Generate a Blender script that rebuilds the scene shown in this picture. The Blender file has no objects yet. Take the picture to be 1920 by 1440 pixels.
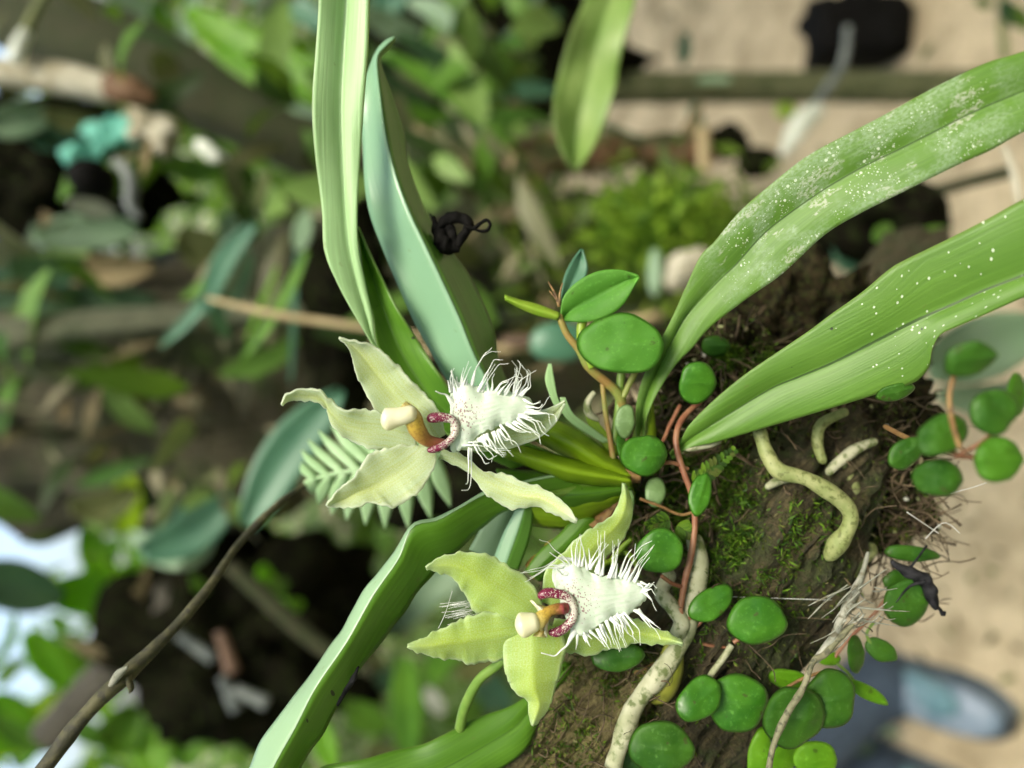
import bpy, math, random
from mathutils import Vector, Matrix, noise
rnd = random.Random(7)
sc = bpy.context.scene
COL = sc.collection

# ------------------------------------------------------------------ camera
FPX = 1400.0                       # focal length in pixels of the 1920 px wide photograph
PITCH = math.radians(25)
CAM = Vector((0, 0, 1.3))          # held 1.3 m above the ground, rolled so world up is picture left
FW = Vector((0, math.cos(PITCH), -math.sin(PITCH)))
RT = Vector((0, -math.sin(PITCH), -math.cos(PITCH)))
UP = Vector((1, 0, 0))
cd = bpy.data.cameras.new('camera')
cam = bpy.data.objects.new('camera', cd); COL.objects.link(cam)
cd.sensor_width = 36; cd.lens = 36 * FPX / 1920
cd.clip_start = 0.005; cd.clip_end = 400
cam.matrix_world = Matrix(((RT.x, UP.x, -FW.x, CAM.x), (RT.y, UP.y, -FW.y, CAM.y), (RT.z, UP.z, -FW.z, CAM.z), (0, 0, 0, 1)))
cd.dof.use_dof = True; cd.dof.focus_distance = 0.122; cd.dof.aperture_fstop = 8.3
sc.camera = cam

# ------------------------------------------------------------------ light
W = bpy.data.worlds.new('World'); sc.world = W; W.use_nodes = True
wn = W.node_tree.nodes; wl = W.node_tree.links
bg = wn['Background']; bg.inputs['Strength'].default_value = 0.15
sky = wn.new('ShaderNodeTexSky'); sky.sky_type = 'NISHITA'; sky.sun_disc = False
SUN = Vector((0.25, -0.35, 0.9)).normalized()
sky.sun_elevation = math.asin(SUN.z); sky.sun_rotation = math.atan2(SUN.x, SUN.y)
sky.air_density = 1.0; sky.dust_density = 5.0; sky.ozone_density = 1.0
wl.new(sky.outputs[0], bg.inputs['Color'])
sd = bpy.data.lights.new('sun', 'SUN'); sd.energy = 1.3; sd.angle = math.radians(28); sd.color = (1, 0.98, 0.80)
so = bpy.data.objects.new('sun', sd); COL.objects.link(so); so.location = (0, 0, 5)
so.rotation_euler = SUN.to_track_quat('Z', 'Y').to_euler()
sc.view_settings.view_transform = 'Standard'; sc.view_settings.look = 'None'
sc.view_settings.exposure = 1.52; sc.view_settings.gamma = 1
sc.cycles.max_bounces = 6; sc.cycles.transparent_max_bounces = 6; sc.cycles.use_denoising = True
sc.cycles.sample_clamp_indirect = 6

# ------------------------------------------------------------------ helpers
def P(x, y, d):
    return CAM + FW * d + RT * ((x - 960) / FPX * d) + UP * ((720 - y) / FPX * d)

def M_(px, d):
    return px / FPX * d

def tag(o, label=None, cat=None, group=None, kind=None):
    if label: o['label'] = label
    if cat: o['category'] = cat
    if group: o['group'] = group
    if kind: o['kind'] = kind
    return o

def thing(name, loc, label, cat, group=None):
    o = bpy.data.objects.new(name, None); COL.objects.link(o); o.location = loc
    o.empty_display_size = 0.01
    return tag(o, label, cat, group)

def build(name, verts, faces, mat, parent=None, uv=None, thick=0, smooth=True, sub=0, loc=None, label=None):
    org = Vector((0, 0, 0)); p = parent
    while p is not None:
        org = org + p.location; p = p.parent
    if parent is None:
        org = loc if loc is not None else verts[0].copy()
    me = bpy.data.meshes.new(name)
    me.from_pydata([v - org for v in verts], [], faces)
    if uv:
        for k, nm in ((0, 'uvn'), (1, 'uvmm')):
            lay = me.uv_layers.new(name=nm)
            for l in me.loops:
                lay.data[l.index].uv = uv[l.vertex_index][k]
    if smooth:
        me.shade_smooth()
    me.materials.append(mat)
    o = bpy.data.objects.new(name, me); COL.objects.link(o)
    if parent is None: o.location = org
    else: o.parent = parent
    if sub:
        m = o.modifiers.new('s', 'SUBSURF'); m.levels = sub; m.render_levels = sub
    if thick:
        m = o.modifiers.new('t', 'SOLIDIFY'); m.thickness = thick; m.offset = 0
    if label: o['label'] = label
    return o

def crom(pts, n):
    """smooth path through pts, n samples evenly spaced by length (tuples of any size)"""
    if len(pts) == 2: fine = [tuple(a + (b - a) * i / 30 for a, b in zip(*pts)) for i in range(31)]
    else:
        fine = []
        for i in range(len(pts) - 1):
            p0 = pts[max(i - 1, 0)]; p1 = pts[i]; p2 = pts[i + 1]; p3 = pts[min(i + 2, len(pts) - 1)]
            for k in range(12):
                t = k / 12
                fine.append(tuple(0.5 * (2 * b + (c - a) * t + (2 * a - 5 * b + 4 * c - e) * t * t + (3 * b - a - 3 * c + e) * t ** 3)
                                  for a, b, c, e in zip(p0, p1, p2, p3)))
        fine.append(tuple(pts[-1]))
    acc = [0]
    for a, b in zip(fine, fine[1:]):
        acc.append(acc[-1] + math.hypot(a[0] - b[0], a[1] - b[1]) + 1e-9)
    out = []; j = 0
    for i in range(n):
        s = acc[-1] * i / (n - 1)
        while j < len(acc) - 2 and acc[j + 1] < s: j += 1
        t = (s - acc[j]) / (acc[j + 1] - acc[j]); t = min(max(t, 0), 1)
        out.append(tuple(a + (b - a) * t for a, b in zip(fine[j], fine[j + 1])))
    return out

def lerpl(vals, t):
    if len(vals) == 1: return vals[0]
    s = t * (len(vals) - 1); i = min(int(s), len(vals) - 2); f = s - i
    p0 = vals[i - 1] if i else 2 * vals[0] - vals[1]; p1 = vals[i]; p2 = vals[i + 1]; p3 = vals[i + 2] if i + 2 < len(vals) else 2 * p2 - p1
    return .5 * (2 * p1 + (p2 - p0) * f + (2 * p0 - 5 * p1 + 4 * p2 - p3) * f * f + (3 * p1 - p0 - 3 * p2 + p3) * f ** 3)

def ribbon(name, L, R, mat, parent=None, Mi=None, dL=(.12,), dM=None, dR=None, n=56, m=7, fold=0.0, bulge=0.0, ruf=0.0, thick=.0004, rfreq=9, seed=0, label=None, midk=.5, blot=0, rib=0, ribn=9):
    """leaf or petal: left rail, midrib, right rail (picture outline points at their own real depth)."""
    dR = dR or dL; dM = dM or dL
    l = crom(L, n); r = crom(R, n)
    mi = crom(Mi, n) if Mi else [tuple(a * (1 - midk) + b * midk for a, b in zip(p, q)) for p, q in zip(l, r)]
    vs = []; uv = []; length = 0; prev = None
    for i in range(n):
        t = i / (n - 1)
        a = P(l[i][0], l[i][1], lerpl(dL, t)); c = P(r[i][0], r[i][1], lerpl(dR, t))
        b = P(mi[i][0], mi[i][1], lerpl(dM, t) - fold * math.sin(math.pi * min(1, t * 1.0)) ** .5)
        if prev is not None: length += (b - prev).length
        prev = b
        w = (c - a).length
        for k in range(2 * m + 1):
            u = k / (2 * m)
            if u <= .5: s = u * 2; q = a.lerp(b, s)
            else: s = (u - .5) * 2; q = b.lerp(c, s); s = 1 - s
            q = q - FW * bulge * math.sin(math.pi * s) * min(1, w / .006)
            e = (1 - s) ** 1.5
            q = q + FW * ruf * e * math.sin(t * rfreq * 2 * math.pi * .5 + (0 if u < .5 else 2.1) + seed) * math.sin(math.pi * t) ** .5
            q = q + FW * ruf * .35 * noise.noise(Vector((t * 9 + seed, u * 3, seed * 1.7)))
            if blot: q = q + UP * blot * e * noise.noise(Vector((t * 25 + seed, u * 2, 3.3)))
            if rib: q = q + FW * rib * math.sin(u * math.pi * 2 * ribn + 1.5 * math.sin(t * 9)) * math.sin(math.pi * min(1, t * 1.1)) ** .5
            vs.append(q); uv.append(((u, t), ((u - .5) * w * 1000, length * 1000)))
    fs = []
    K = 2 * m + 1
    for i in range(n - 1):
        for k in range(K - 1):
            fs.append((i * K + k, i * K + k + 1, (i + 1) * K + k + 1, (i + 1) * K + k))
    return build(name, vs, fs, mat, parent, uv=uv, thick=thick, label=label)

class MB:
    """collects shapes in world space for ONE mesh object"""
    def __init__(s): s.v = []; s.f = []; s.uv = []
    def tube(s, pts, n=24, seg=10, bump=0, freq=300, seed=0, lobes=0, lobe_amp=0, twist=0, cap=True, asis=False, rend=False, ridge=0, rk=7, rl=90):
        """pts: [(Vector, radius)]"""
        raw = [(p.x, p.y, p.z, r) for p, r in pts]
        if not asis:
            # 3-D catmull, evenly stepped by parameter
            out = []
            N = len(raw) - 1
            for i in range(n):
                t = i / (n - 1) * N; j = min(int(t), N - 1); t -= j
                p0 = raw[max(j - 1, 0)]; p1 = raw[j]; p2 = raw[j + 1]; p3 = raw[min(j + 2, N)]
                out.append(tuple(0.5 * (2 * b + (c - a) * t + (2 * a - 5 * b + 4 * c - e) * t * t + (3 * b - a - 3 * c + e) * t ** 3) for a, b, c, e in zip(p0, p1, p2, p3)))
            raw = out
        if rend:
            for rev in (False, True):
                seq = range(len(raw)) if not rev else range(len(raw) - 1, -1, -1); acc = 0; pv = None
                for i in seq:
                    q = Vector(raw[i][:3])
                    if pv is not None: acc += (q - pv).length
                    pv = q; rr = raw[i][3] * 1.1 * float(rend)
                    if acc >= rr: break
                    raw[i] = (*raw[i][:3], raw[i][3] * max(.25, math.sqrt(max(0, 1 - ((rr - acc) / rr) ** 2))))
        n = len(raw)
        C = [Vector(q[:3]) for q in raw]; Rr = [max(q[3], 1e-6) for q in raw]
        base = len(s.v); nrm = None; L = 0
        for i in range(n):
            tg = (C[min(i + 1, n - 1)] - C[max(i - 1, 0)]); tg.normalize()
            if nrm is None:
                nrm = tg.cross(Vector((.3, .5, .8))).normalized()
            else:
                nrm = (nrm - tg * nrm.dot(tg)).normalized(); L += (C[i] - C[i - 1]).length
            bn = tg.cross(nrm)
            for k in range(seg):
                a = 2 * math.pi * k / seg
                dr = nrm * math.cos(a) + bn * math.sin(a)
                r = Rr[i]
                if lobes:
                    aa = a + twist * i / n
                    r *= 1 + lobe_amp * (math.sin(lobes * aa) * .6 + math.sin((lobes * 2 + 1) * aa + 1.3 + i * .05) * .4)
                if bump: r *= 1 + bump * noise.noise((C[i] + dr * Rr[i]) * freq + Vector((seed, seed * 2, 0)))
                if ridge:
                    q_ = Vector((math.cos(a) * rk, math.sin(a) * rk, L * rl + seed)); n_ = noise.noise(q_) + .5 * noise.noise(q_ * 2.3)
                    r *= 1 + ridge * (1 - abs(n_) * 2.2)
                s.v.append(C[i] + dr * r)
                s.uv.append(((k / seg, i / n), (a * Rr[i] * 1000, L * 1000)))
        for i in range(n - 1):
            for k in range(seg):
                k2 = (k + 1) % seg
                s.f.append((base + i * seg + k, base + i * seg + k2, base + (i + 1) * seg + k2, base + (i + 1) * seg + k))
        if cap:
            s.f.append(tuple(base + k for k in range(seg))[::-1])
            s.f.append(tuple(base + (n - 1) * seg + k for k in range(seg)))
        return s
    def blob(s, c, ax, ay, az, nu=20, nv=12, bump=0, freq=100, seed=0, power=1):
        base = len(s.v)
        for j in range(nv + 1):
            ph = math.pi * j / nv
            for i in range(nu):
                th = 2 * math.pi * i / nu
                q = Vector((math.sin(ph) * math.cos(th), math.sin(ph) * math.sin(th), math.cos(ph)))
                if power != 1: q = Vector([math.copysign(abs(a) ** power, a) for a in q])
                w = ax * q.x + ay * q.y + az * q.z
                if bump:
                    q_ = (c + w) * freq + Vector((seed, 0, seed)); w = w * (1 + bump * (noise.noise(q_) + .5 * noise.noise(q_ * 2.6) + .3 * noise.noise(q_ * 6.1)))
                s.v.append(c + w); s.uv.append(((i / nu, j / nv), (i, j)))
        for j in range(nv):
            for i in range(nu):
                i2 = (i + 1) % nu
                s.f.append((base + j * nu + i, base + (j + 1) * nu + i, base + (j + 1) * nu + i2, base + j * nu + i2))
        return s
    def blade(s, c, dirv, nrm, ln, w, curl=0.0, k=4, tip=.0):
        """small leaf: 2 columns of faces folded on the midrib"""
        dirv = dirv.normalized(); sd_ = dirv.cross(nrm).normalized(); nrm = sd_.cross(dirv)
        base = len(s.v)
        for i in range(k + 1):
            t = i / k
            ww = w * (math.sin(math.pi * (t * .92 + .04)) ** .8) * .5
            q = c + dirv * ln * t - nrm * curl * ln * t * t
            for u in (-1, 0, 1):
                s.v.append(q + sd_ * u * ww + nrm * (abs(u) * ww * .25)); s.uv.append((((u + 1) / 2, t), (u, t)))
        for i in range(k):
            for u in (0, 1):
                s.f.append((base + i * 3 + u, base + i * 3 + u + 1, base + (i + 1) * 3 + u + 1, base + (i + 1) * 3 + u))
        return s
    def build(s, name, mat, parent=None, **kw):
        return build(name, s.v, s.f, mat, parent, uv=s.uv, **kw)

def path(pts, d, r, k=1.0):
    """picture points + depth(s) + radius(es) in picture pixels -> [(Vector, metres)]"""
    n = len(pts); out = []
    for i, p in enumerate(pts):
        t = i / max(n - 1, 1)
        dd = lerpl(d, t) if isinstance(d, (tuple, list)) else d
        rr = lerpl(r, t) if isinstance(r, (tuple, list)) else r
        out.append((P(p[0], p[1], dd), M_(rr, dd)))
    return out

# ------------------------------------------------------------------ materials
def nodes(name):
    m = bpy.data.materials.new(name); m.use_nodes = True
    nt = m.node_tree; b = nt.nodes['Principled BSDF']
    return m, nt, b
def N(nt, t, **kw):
    n = nt.nodes.new(t)
    for k, v in kw.items():
        if k.startswith('_'): setattr(n, k[1:], v)
        else:
            n.inputs[k.replace('__', ' ')].default_value = v
    return n
def ramp(nt, src, stops):
    r = nt.nodes.new('ShaderNodeValToRGB'); cr = r.color_ramp
    while len(cr.elements) > 1: cr.elements.remove(cr.elements[-1])
    cr.elements[0].position = stops[0][0]; c = stops[0][1]; cr.elements[0].color = (*c, 1) if not isinstance(c, (int, float)) else (c, c, c, 1)
    for p, c in stops[1:]:
        e = cr.elements.new(p); e.color = (*c, 1) if not isinstance(c, (int, float)) else (c, c, c, 1)
    nt.links.new(src, r.inputs[0]); return r.outputs[0]
def mix(nt, f, a, b, mode='MIX'):
    m = nt.nodes.new('ShaderNodeMix'); m.data_type = 'RGBA'; m.blend_type = mode
    for s, v in ((m.inputs[0], f), (m.inputs[6], a), (m.inputs[7], b)):
        if hasattr(v, 'links') or isinstance(v, bpy.types.NodeSocket): nt.links.new(v, s)
        elif isinstance(v, (int, float)): s.default_value = v
        else: s.default_value = (*v, 1)
    return m.outputs[2]
def math_(nt, op, a, b=0.0, c=None):
    m = nt.nodes.new('ShaderNodeMath'); m.operation = op
    for i, v in enumerate((a, b) if c is None else (a, b, c)):
        if isinstance(v, bpy.types.NodeSocket): nt.links.new(v, m.inputs[i])
        else: m.inputs[i].default_value = v
    return m.outputs[0]
def uvs(nt, nm):
    u = nt.nodes.new('ShaderNodeUVMap'); u.uv_map = nm; return u.outputs[0]
def scl(nt, vec, s, loc=(0, 0, 0)):
    m = nt.nodes.new('ShaderNodeMapping'); m.inputs['Scale'].default_value = s; m.inputs['Location'].default_value = loc
    nt.links.new(vec, m.inputs[0]); return m.outputs[0]
def tex(nt, vec, scale, detail=3, rough=.55, dist=0):
    t = nt.nodes.new('ShaderNodeTexNoise'); t.inputs['Scale'].default_value = scale; t.inputs['Detail'].default_value = detail
    t.inputs['Roughness'].default_value = rough; t.inputs['Distortion'].default_value = dist
    if vec is not None: nt.links.new(vec, t.inputs['Vector'])
    return t.outputs[0]
def voro(nt, vec, scale, out='Distance', rand=1):
    t = nt.nodes.new('ShaderNodeTexVoronoi'); t.inputs['Scale'].default_value = scale; t.inputs['Randomness'].default_value = rand
    nt.links.new(vec, t.inputs['Vector']); return t.outputs[out]
def geo(nt):
    return nt.nodes.new('ShaderNodeNewGeometry')
def bump(nt, b, h, strength=.3, dist=.0002):
    n = nt.nodes.new('ShaderNodeBump'); n.inputs['Strength'].default_value = strength; n.inputs['Distance'].default_value = dist
    nt.links.new(h, n.inputs['Height']); nt.links.new(n.outputs[0], b.inputs['Normal']); return n
def trans(nt, b, col, amount):
    """thin leaf tissue: part of the light comes through from behind"""
    t = nt.nodes.new('ShaderNodeBsdfTranslucent'); mx = nt.nodes.new('ShaderNodeMixShader'); mx.inputs[0].default_value = amount
    if isinstance(col, bpy.types.NodeSocket): nt.links.new(col, t.inputs[0])
    else: t.inputs[0].default_value = (*col, 1)
    nt.links.new(b.outputs[0], mx.inputs[1]); nt.links.new(t.outputs[0], mx.inputs[2])
    nt.links.new(mx.outputs[0], nt.nodes['Material Output'].inputs[0])

def strap_mat(name, c1, c2, tc, rough=.42, tr=.25, under=None, dots=None, crystals=False, mid=(.03, .07, .01), midw=.012, black=.0, spec=.5):
    leafy = lambda c: (c[0] * 1.04, c[1] * 1.06, c[2] * .62)
    c1, c2 = leafy(c1), leafy(c2)
    m, nt, b = nodes(name)
    un = uvs(nt, 'uvn'); um = uvs(nt, 'uvmm')
    sep = nt.nodes.new('ShaderNodeSeparateXYZ'); nt.links.new(un, sep.inputs[0])
    vein = tex(nt, scl(nt, um, (3.2, .06, 1)), 1.0, 2)
    blot = tex(nt, scl(nt, um, (.12, .06, 1)), 1.0, 4)
    col = mix(nt, ramp(nt, blot, [(.35, 0), (.68, 1)]), c1, c2)
    col = mix(nt, ramp(nt, vein, [(.3, .0), (.75, .38)]), col, tuple(min(1, v * 1.7) for v in c2))
    dist = math_(nt, 'ABSOLUTE', math_(nt, 'SUBTRACT', sep.outputs[0], .5))
    wob = math_(nt, 'MULTIPLY', tex(nt, scl(nt, um, (.2, .6, 1)), 1, 2), midw)
    rib = math_(nt, 'LESS_THAN', dist, math_(nt, 'ADD', math_(nt, 'MULTIPLY', wob, .4), midw * .36 if midw else -1))
    edge = ramp(nt, dist, [(.475, 0), (.5, 1)])
    col = mix(nt, math_(nt, 'MULTIPLY', edge, .5), col, (.16, .2, .06))
    if under: col = mix(nt, math_(nt, 'LESS_THAN', sep.outputs[0], .5), col, under)  # left half recoloured: long leaf's underside, painted sky light on the bluish leaf
    h = vein
    if black:
        v = voro(nt, um, .42); k = math_(nt, 'LESS_THAN', v, math_(nt, 'MULTIPLY', ramp(nt, tex(nt, um, .25, 2), [(.5, 0), (.75, 1)]), black))
        col = mix(nt, k, col, (.012, .014, .008))
    if dots:
        (v0, v1, dens, rad) = dots
        zone = ramp(nt, sep.outputs[1], [(0, 0), (v0, 0), (min(v0 + .08, 1), 1), (v1, 1), (min(v1 + .06, 1), .15)])
        patch = ramp(nt, tex(nt, scl(nt, um, (.22, .16, 1), (3, 1, 0)), 1.0, 2), [(dens, 0), (dens + .12, 1)])
        for sc_, rr in ((1.3, rad), (2.3, rad), (3.4, rad)) if crystals else ((.85, rad),):
            v = nt.nodes.new('ShaderNodeTexVoronoi'); v.inputs['Scale'].default_value = sc_; nt.links.new(um, v.inputs['Vector'])
            sepc = nt.nodes.new('ShaderNodeSeparateColor'); nt.links.new(v.outputs['Color'], sepc.inputs[0])
            if crystals: amt = math_(nt, 'MULTIPLY', math_(nt, 'MAXIMUM', math_(nt, 'SUBTRACT', sepc.outputs[0], .35), 0), rr * .8)
            else: amt = math_(nt, 'MULTIPLY', math_(nt, 'GREATER_THAN', sepc.outputs[0], .40), .155)
            thr = math_(nt, 'MULTIPLY', math_(nt, 'MULTIPLY', zone, patch), amt)
            k = math_(nt, 'LESS_THAN', v.outputs['Distance'], thr)
            col = mix(nt, k, col, (.62, .70, .52))
        if crystals:
            big = ramp(nt, tex(nt, scl(nt, um, (.32, .13, 1), (7.3, 2, 0)), 1.0, 5, .6), [(.575, 0), (.605, 1)])
            grit = ramp(nt, tex(nt, scl(nt, um, (2.6, 1.6, 1)), 1.0, 3), [(.42, 0), (.58, 1)])
            k = math_(nt, 'MULTIPLY', math_(nt, 'MULTIPLY', big, grit), zone)
            col = mix(nt, math_(nt, 'MULTIPLY', k, .75), col, (.48, .50, .38))
            haze_ = ramp(nt, tex(nt, scl(nt, um, (.16, .13, 1), (1.3, 5, 0)), 1.0, 3, .6), [(.44, 0), (.56, 1)])
            k = math_(nt, 'MULTIPLY', math_(nt, 'MULTIPLY', haze_, zone), math_(nt, 'ADD', math_(nt, 'MULTIPLY', grit, .3), .12))
            col = mix(nt, k, col, (.42, .52, .38))
    if midw: col = mix(nt, math_(nt, 'MULTIPLY', rib, .85), col, mid)
    stain = ramp(nt, tex(nt, scl(nt, um, (.5, .25, 1), (4, 9, 0)), 1.0, 6, .7), [(.63, 0), (.70, .45)])
    col = mix(nt, stain, col, (.13, .12, .035))
    nt.links.new(col, b.inputs['Base Color'])
    b.inputs['Roughness'].default_value = rough; b.inputs['Specular IOR Level'].default_value = spec
    bump(nt, b, h, .45, .00012)
    trans(nt, b, tc, tr)
    return m

mat_pale = strap_mat('pale_leaf', (.32, .50, .40), (.37, .55, .46), (.34, .55, .12), .45, .30, spec=.6, midw=.0)
mat_blue = strap_mat('bluish_leaf', (.07, .18, .04), (.10, .23, .06), (.20, .40, .05), .36, .15, under=(.22, .40, .24), spec=.8, midw=.02)  # paler left half is sky light painted in, not an underside
mat_deep = strap_mat('deep_leaf', (.05, .14, .015), (.085, .20, .02), (.16, .36, .02), .42, .22, black=.22)
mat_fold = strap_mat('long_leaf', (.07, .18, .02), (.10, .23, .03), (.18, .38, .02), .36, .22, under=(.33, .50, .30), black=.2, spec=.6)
mat_spot = strap_mat('speckled_leaf', (.078, .172, .034), (.108, .215, .048), (.20, .42, .02), .50, .25, dots=(.34, .73, .43, .62), crystals=True, midw=.02, mid=(.02, .05, .006))
mat_dots = strap_mat('dotted_leaf', (.072, .165, .028), (.10, .205, .042), (.20, .40, .02), .48, .22, dots=(.34, .67, .33, .75), midw=.026, mid=(.02, .05, .006), black=.12)
mat_sheath = strap_mat('sheath', (.14, .24, .01), (.22, .34, .02), (.35, .5, .02), .4, .3, black=.2, midw=.0)

def simple(name, c1, c2, scale=300, rough=.5, tr=0, tc=None, spec=.5, bumpv=0, c3=None, lo=.38, hi=.62, detail=4):
    m, nt, b = nodes(name)
    g = geo(nt)
    n1 = tex(nt, g.outputs['Position'], scale, detail)
    col = mix(nt, ramp(nt, n1, [(lo, 0), (hi, 1)]), c1, c2)
    if c3:
        col = mix(nt, ramp(nt, tex(nt, g.outputs['Position'], scale * 2.7, 4), [(.52, 0), (.64, 1)]), col, c3)
    nt.links.new(col, b.inputs['Base Color']); b.inputs['Roughness'].default_value = rough
    b.inputs['Specular IOR Level'].default_value = spec
    if bumpv: bump(nt, b, n1, .6, bumpv)
    if tr: trans(nt, b, tc or c2, tr)
    return m

def petal_mat(name, c1, c2, edge):
    m, nt, b = nodes(name)
    un = uvs(nt, 'uvn'); um = uvs(nt, 'uvmm')
    sep = nt.nodes.new('ShaderNodeSeparateXYZ'); nt.links.new(un, sep.inputs[0])
    dist = math_(nt, 'ABSOLUTE', math_(nt, 'SUBTRACT', sep.outputs[0], .5))
    ends = ramp(nt, sep.outputs[1], [(0, 0), (.12, 1), (.55, .55), (1, 0)])
    cen = math_(nt, 'MULTIPLY', ramp(nt, dist, [(0, 1), (.38, 0)]), ends)
    grain = tex(nt, um, 4.2, 3, .7)
    vein = tex(nt, scl(nt, um, (2.4, .12, 1)), 1, 2)
    col = mix(nt, cen, c1, c2)
    col = mix(nt, ramp(nt, vein, [(.45, 0), (.6, .5)]), col, tuple(v * .8 for v in c2))
    col = mix(nt, ramp(nt, grain, [(.46, 0), (.66, .55)]), col, edge)
    rim = ramp(nt, dist, [(.40, 0), (.5, .7)])
    tip = ramp(nt, sep.outputs[1], [(0, .75), (.07, .3), (.3, 0)])
    col = mix(nt, math_(nt, 'MAXIMUM', rim, tip), col, edge)
    nt.links.new(col, b.inputs['Base Color']); b.inputs['Roughness'].default_value = .38
    b.inputs['Specular IOR Level'].default_value = .5
    b.inputs['Sheen Weight'].default_value = .25
    bump(nt, b, grain, .6, .00012)
    tcol = mix(nt, .5, col, (.5, .62, .08))
    trans(nt, b, tcol, .45)
    return m
mat_petal_a = petal_mat('petal_pale', (.58, .70, .44), (.68, .76, .22), (.80, .86, .76))
mat_petal_b = petal_mat('petal_green', (.42, .60, .14), (.55, .70, .06), (.66, .80, .50))

def lip_mat():
    m, nt, b = nodes('lip_white')
    un = uvs(nt, 'uvn'); um = uvs(nt, 'uvmm')
    sep = nt.nodes.new('ShaderNodeSeparateXYZ'); nt.links.new(un, sep.inputs[0])
    # rows of purple dots running out from the throat
    v = voro(nt, scl(nt, um, (2.2, 3.0, 1)), 1.0)
    dist = math_(nt, 'ABSOLUTE', math_(nt, 'SUBTRACT', sep.outputs[0], .5))
    zone = math_(nt, 'MULTIPLY', ramp(nt, sep.outputs[1], [(0, .8), (.35, .9), (.70, 0)]), ramp(nt, dist, [(.16, 1), (.36, .3)]))
    k = math_(nt, 'LESS_THAN', v, math_(nt, 'MULTIPLY', zone, .42))
    col = mix(nt, ramp(nt, tex(nt, um, 1.2, 3), [(.4, 0), (.7, 1)]), (.68, .80, .66), (.78, .86, .75))
    col = mix(nt, ramp(nt, tex(nt, scl(nt, um, (3.5, .5, 1)), 1, 3), [(.45, 0), (.62, .6)]), col, (.82, .86, .80))
    col = mix(nt, k, col, (.25, .03, .09))
    nt.links.new(col, b.inputs['Base Color']); b.inputs['Roughness'].default_value = .45
    bump(nt, b, tex(nt, scl(nt, um, (1, .4, 1)), 6, 3), .35, .0002)
    trans(nt, b, (.85, .93, .8), .35)
    return m
mat_lip = lip_mat()
mat_hair = simple('fringe_white', (.82, .87, .82), (.88, .90, .88), 500, .35, .25, (.85, .9, .85))
mat_cap = simple('cap_cream', (.80, .78, .52), (.86, .84, .66), 250, .25, .25, (.9, .85, .5), spec=.6)
def column_mat():
    m, nt, b = nodes('column_ochre')
    un = uvs(nt, 'uvn'); sep = nt.nodes.new('ShaderNodeSeparateXYZ'); nt.links.new(un, sep.inputs[0])
    col = ramp(nt, sep.outputs[1], [(0, (.74, .68, .28)), (.35, (.62, .44, .07)), (.68, (.42, .20, .06)), (.95, (.33, .05, .08))])
    g = geo(nt); n1 = tex(nt, g.outputs['Position'], 2500, 3)
    col = mix(nt, ramp(nt, n1, [(.45, 0), (.65, .5)]), col, (.24, .10, .02))
    nt.links.new(col, b.inputs['Base Color']); b.inputs['Roughness'].default_value = .3
    trans(nt, b, col, .25)
    return m
mat_col = column_mat()
def horn_mat():
    m, nt, b = nodes('horn_purple')
    un = uvs(nt, 'uvn'); sep = nt.nodes.new('ShaderNodeSeparateXYZ'); nt.links.new(un, sep.inputs[0])
    g = geo(nt)
    t = math_(nt, 'ABSOLUTE', math_(nt, 'SUBTRACT', sep.outputs[1], .5))
    v = tex(nt, g.outputs['Position'], 3800, 2, .5, .6)
    k = math_(nt, 'GREATER_THAN', v, ramp(nt, t, [(0, .62), (.14, .55), (.25, .44), (.5, .34)]))
    col = mix(nt, k, (.62, .60, .52), (.17, .008, .045))
    nt.links.new(col, b.inputs['Base Color']); b.inputs['Roughness'].default_value = .3
    trans(nt, b, col, .15)
    return m
mat_horn = horn_mat()

def round_mat(name, c1, c2, rough=.26, tr=.12, tc=(.2, .5, .03)):
    m, nt, b = nodes(name)
    g = geo(nt)
    un = uvs(nt, 'uvn'); sep = nt.nodes.new('ShaderNodeSeparateXYZ'); nt.links.new(un, sep.inputs[0])
    n1 = tex(nt, g.outputs['Position'], 160, 4)
    col = mix(nt, ramp(nt, n1, [(.35, 0), (.65, 1)]), c1, c2)
    fl = tex(nt, g.outputs['Position'], 1600, 3)
    col = mix(nt, ramp(nt, fl, [(.56, 0), (.72, .4)]), col, tuple(min(1, v * 1.8 + .03) for v in c2))
    col = mix(nt, ramp(nt, tex(nt, g.outputs['Position'], 520, 2), [(.68, 0), (.72, .7)]), col, (.05, .045, .015))
    rim = ramp(nt, sep.outputs[1], [(.9, 0), (.99, .55)])
    col = mix(nt, rim, col, tuple(min(1, v * 2 + .02) for v in c2))
    nt.links.new(col, b.inputs['Base Color']); b.inputs['Roughness'].default_value = rough
    rr = ramp(nt, fl, [(.3, rough * .8), (.8, rough * 1.6)]); nt.links.new(rr, b.inputs['Roughness'])
    b.inputs['Specular IOR Level'].default_value = .42
    bump(nt, b, tex(nt, g.outputs['Position'], 900, 4), .35, .00015)
    trans(nt, b, tc, tr)
    return m
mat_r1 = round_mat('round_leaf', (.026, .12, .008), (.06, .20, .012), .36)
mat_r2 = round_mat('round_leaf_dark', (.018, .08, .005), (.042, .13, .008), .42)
mat_r5 = round_mat('round_leaf_mid', (.05, .17, .008), (.075, .21, .012), .45, .3, (.25, .6, .01))  # medium green, more translucent than the dark round leaf
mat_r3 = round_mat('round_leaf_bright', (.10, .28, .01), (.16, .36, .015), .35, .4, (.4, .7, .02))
mat_r4 = round_mat('round_leaf_old', (.14, .24, .08), (.17, .28, .11), .4)
mat_ell = round_mat('elliptic_leaf', (.07, .24, .02), (.10, .29, .03), .5, .3, (.15, .5, .02))
mat_stem = simple('red_stem', (.20, .075, .04), (.27, .13, .07), 400, .45)
mat_ostem = simple('orange_stem', (.28, .17, .05), (.20, .24, .05), 200, .5)
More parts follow.
